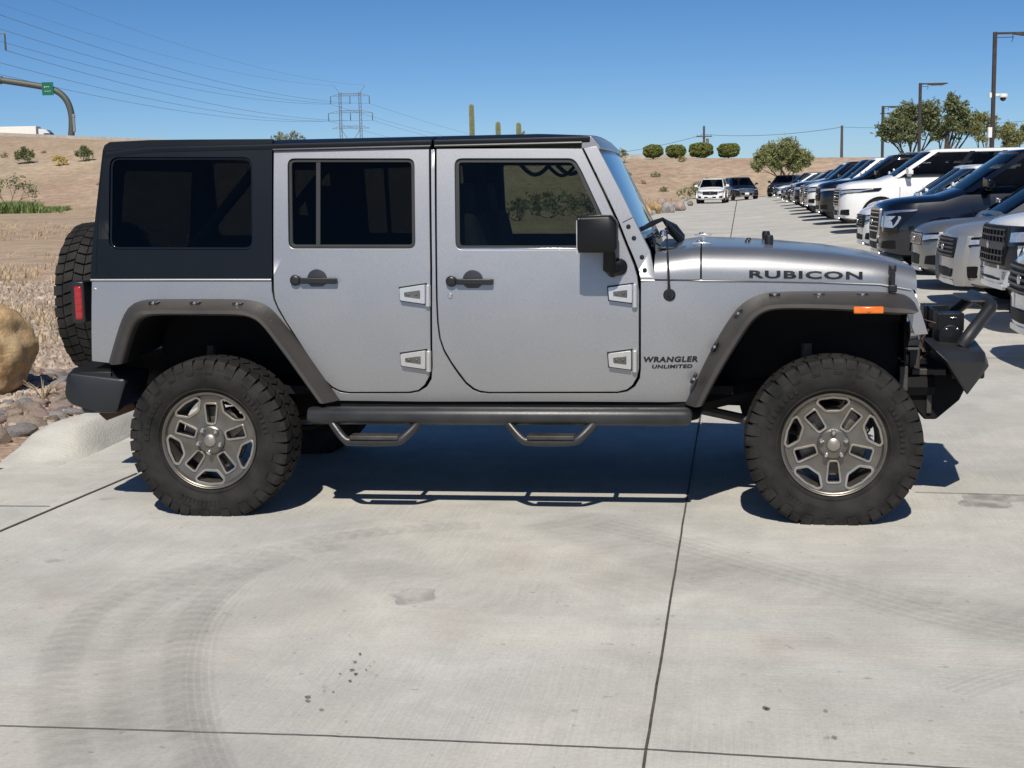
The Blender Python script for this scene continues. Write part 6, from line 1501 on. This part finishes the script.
    if plate_: 
        mb = MB(); mb.box((fx(0, g0-.12)+.02, 0, g0-.12), (.02, .32, .15)); mb.obj('licence_plate', MWh, o, .004)
    # tail
    for s in (-1, 1): mb = MB(); mb.box((-L+.06, s*hw_*.84, zc-.15), (.14, .16, .28)); mb.obj('tail_light', M['red_lens'], o, .02)
    mb = MB(); mb.box((-L/2, 0, zb+.06), (L*.8, W*.8, .12)); mb.obj('underbody', M['under'], o)
    return o
GR = 'cars parked in a row facing the lane'
def park(px, Y, kind, pt, label, dz=0.0, ang=0, **k):
    # px marks the front corner nearest the camera-left silhouette
    W = TYPES[kind]['W']; yy = Y+W*.35; X = (px-512)/FPX*((Y+W*.12)*cos(PITCH)+(CH-.7)*sin(PITCH)); yy = Y+W*.42; z = lotz(X+1.2, yy)
    return make_car(kind, (X+.31+k.pop('dx', 0), yy, z), pi+R(ang-7), pt, label, group=GR, **k)
park(1003, 10.6, 'suv_mid', PW, dx=.06, label= 'nearest parked car, only its white nose with dark barred grille at the right edge', grille='bars', lamp='slim')
park(972, 13.5, 'pickup', PW, dx=.10, label= 'white pickup with black mesh grille and black bumper, second nearest in the row', cat='pickup truck', grille='mesh', lamp='box', bumper2=PW, fascia=True)
park(936, 16.4, 'suv_mid', PS, 'silver car with a pale bumper guard, next to the white pickup', grille='bars', lamp='slim', guard=True)
park(907, 19.3, 'crossover', PG, 'small grey crossover with slotted grille beside the dark blue car', grille='slots', lamp='slim')
park(867, 22.7, 'suv_large', PN, 'large midnight blue vehicle with wide hexagonal grille and windscreen sticker', grille='hex', lamp='tall', sticker=True, chrome=True, drl=[(.70, .70), (.74, .70), (.75, .96), (.97, 1.02), (.97, 1.05), (.71, 1.01)])
park(853, 26.2, 'suv_mid', PW, 'white crossover directly behind the large dark blue vehicle', grille='bars', lamp='slim', sticker=True)
park(862, 29.6, 'crossover', PW, 'white car with only its windscreen and roof showing behind the white crossover', grille='bars', lamp='slim')
park(832, 34.5, 'suv_large', PW, 'large white vehicle with chrome barred grille in the middle of the row', grille='bars', lamp='slim', chrome=True, sticker=True, rails=False)
park(832, 38, 'suv_mid', PS, 'silver car mostly hidden behind the large white vehicle', grille='bars', lamp='slim')
park(814, 41.6, 'suv_large', PK, 'large black vehicle with roof bars behind the white one', grille='bars', lamp='slim', rails=True)
park(803, 46, 'pickup', PW, 'white pickup with chrome grille beyond the black vehicle', cat='pickup truck', grille='bars', lamp='box', chrome=True)
park(799, 50, 'pickup', PD, 'charcoal pickup beyond the white chrome-grille pickup', cat='pickup truck', grille='bars', lamp='box', chrome=True)
park(791, 55, 'pickup', PK, 'black pickup past the charcoal one in the far part of the row', cat='pickup truck', grille='bars', lamp='box', chrome=True)
park(790, 60, 'pickup', PW, 'farthest white pickup in the row, only its nose showing', cat='pickup truck', grille='bars', lamp='box')
park(785, 66, 'suv_mid', PK, 'black car near the far end of the row, before the dark sedan', grille='bars', lamp='slim')
park(781, 73, 'crossover', PG, 'grey car near the far end of the row', grille='bars', lamp='slim')
park(777, 82, 'crossover', PW, 'small white car second from the far end of the row', grille='bars', lamp='slim')
park(774, 92, 'suv_mid', PD, 'charcoal car at the far end of the row', grille='bars', lamp='slim')
def facing(px, Y, kind, pt, label, ang=0, **k):
    X = at(px, 200, Y).x; return make_car(kind, (X, Y, lotz(X, Y)), -pi/2+R(ang), pt, label, **k)
facing(710, 98, 'suv_mid', PW, 'white crossover driving towards the camera on the lane', -13, grille='mesh', lamp='slim', plate_=True)
facing(747, 108, 'suv_mid', PK, 'black car facing the camera at the end of the lane', 4, grille='bars', lamp='slim', plate_=True, chrome=True)
facing(777, 109, 'crossover', PD, 'dark car at the end of the lane beside the low tree', -28, grille='bars', lamp='slim')
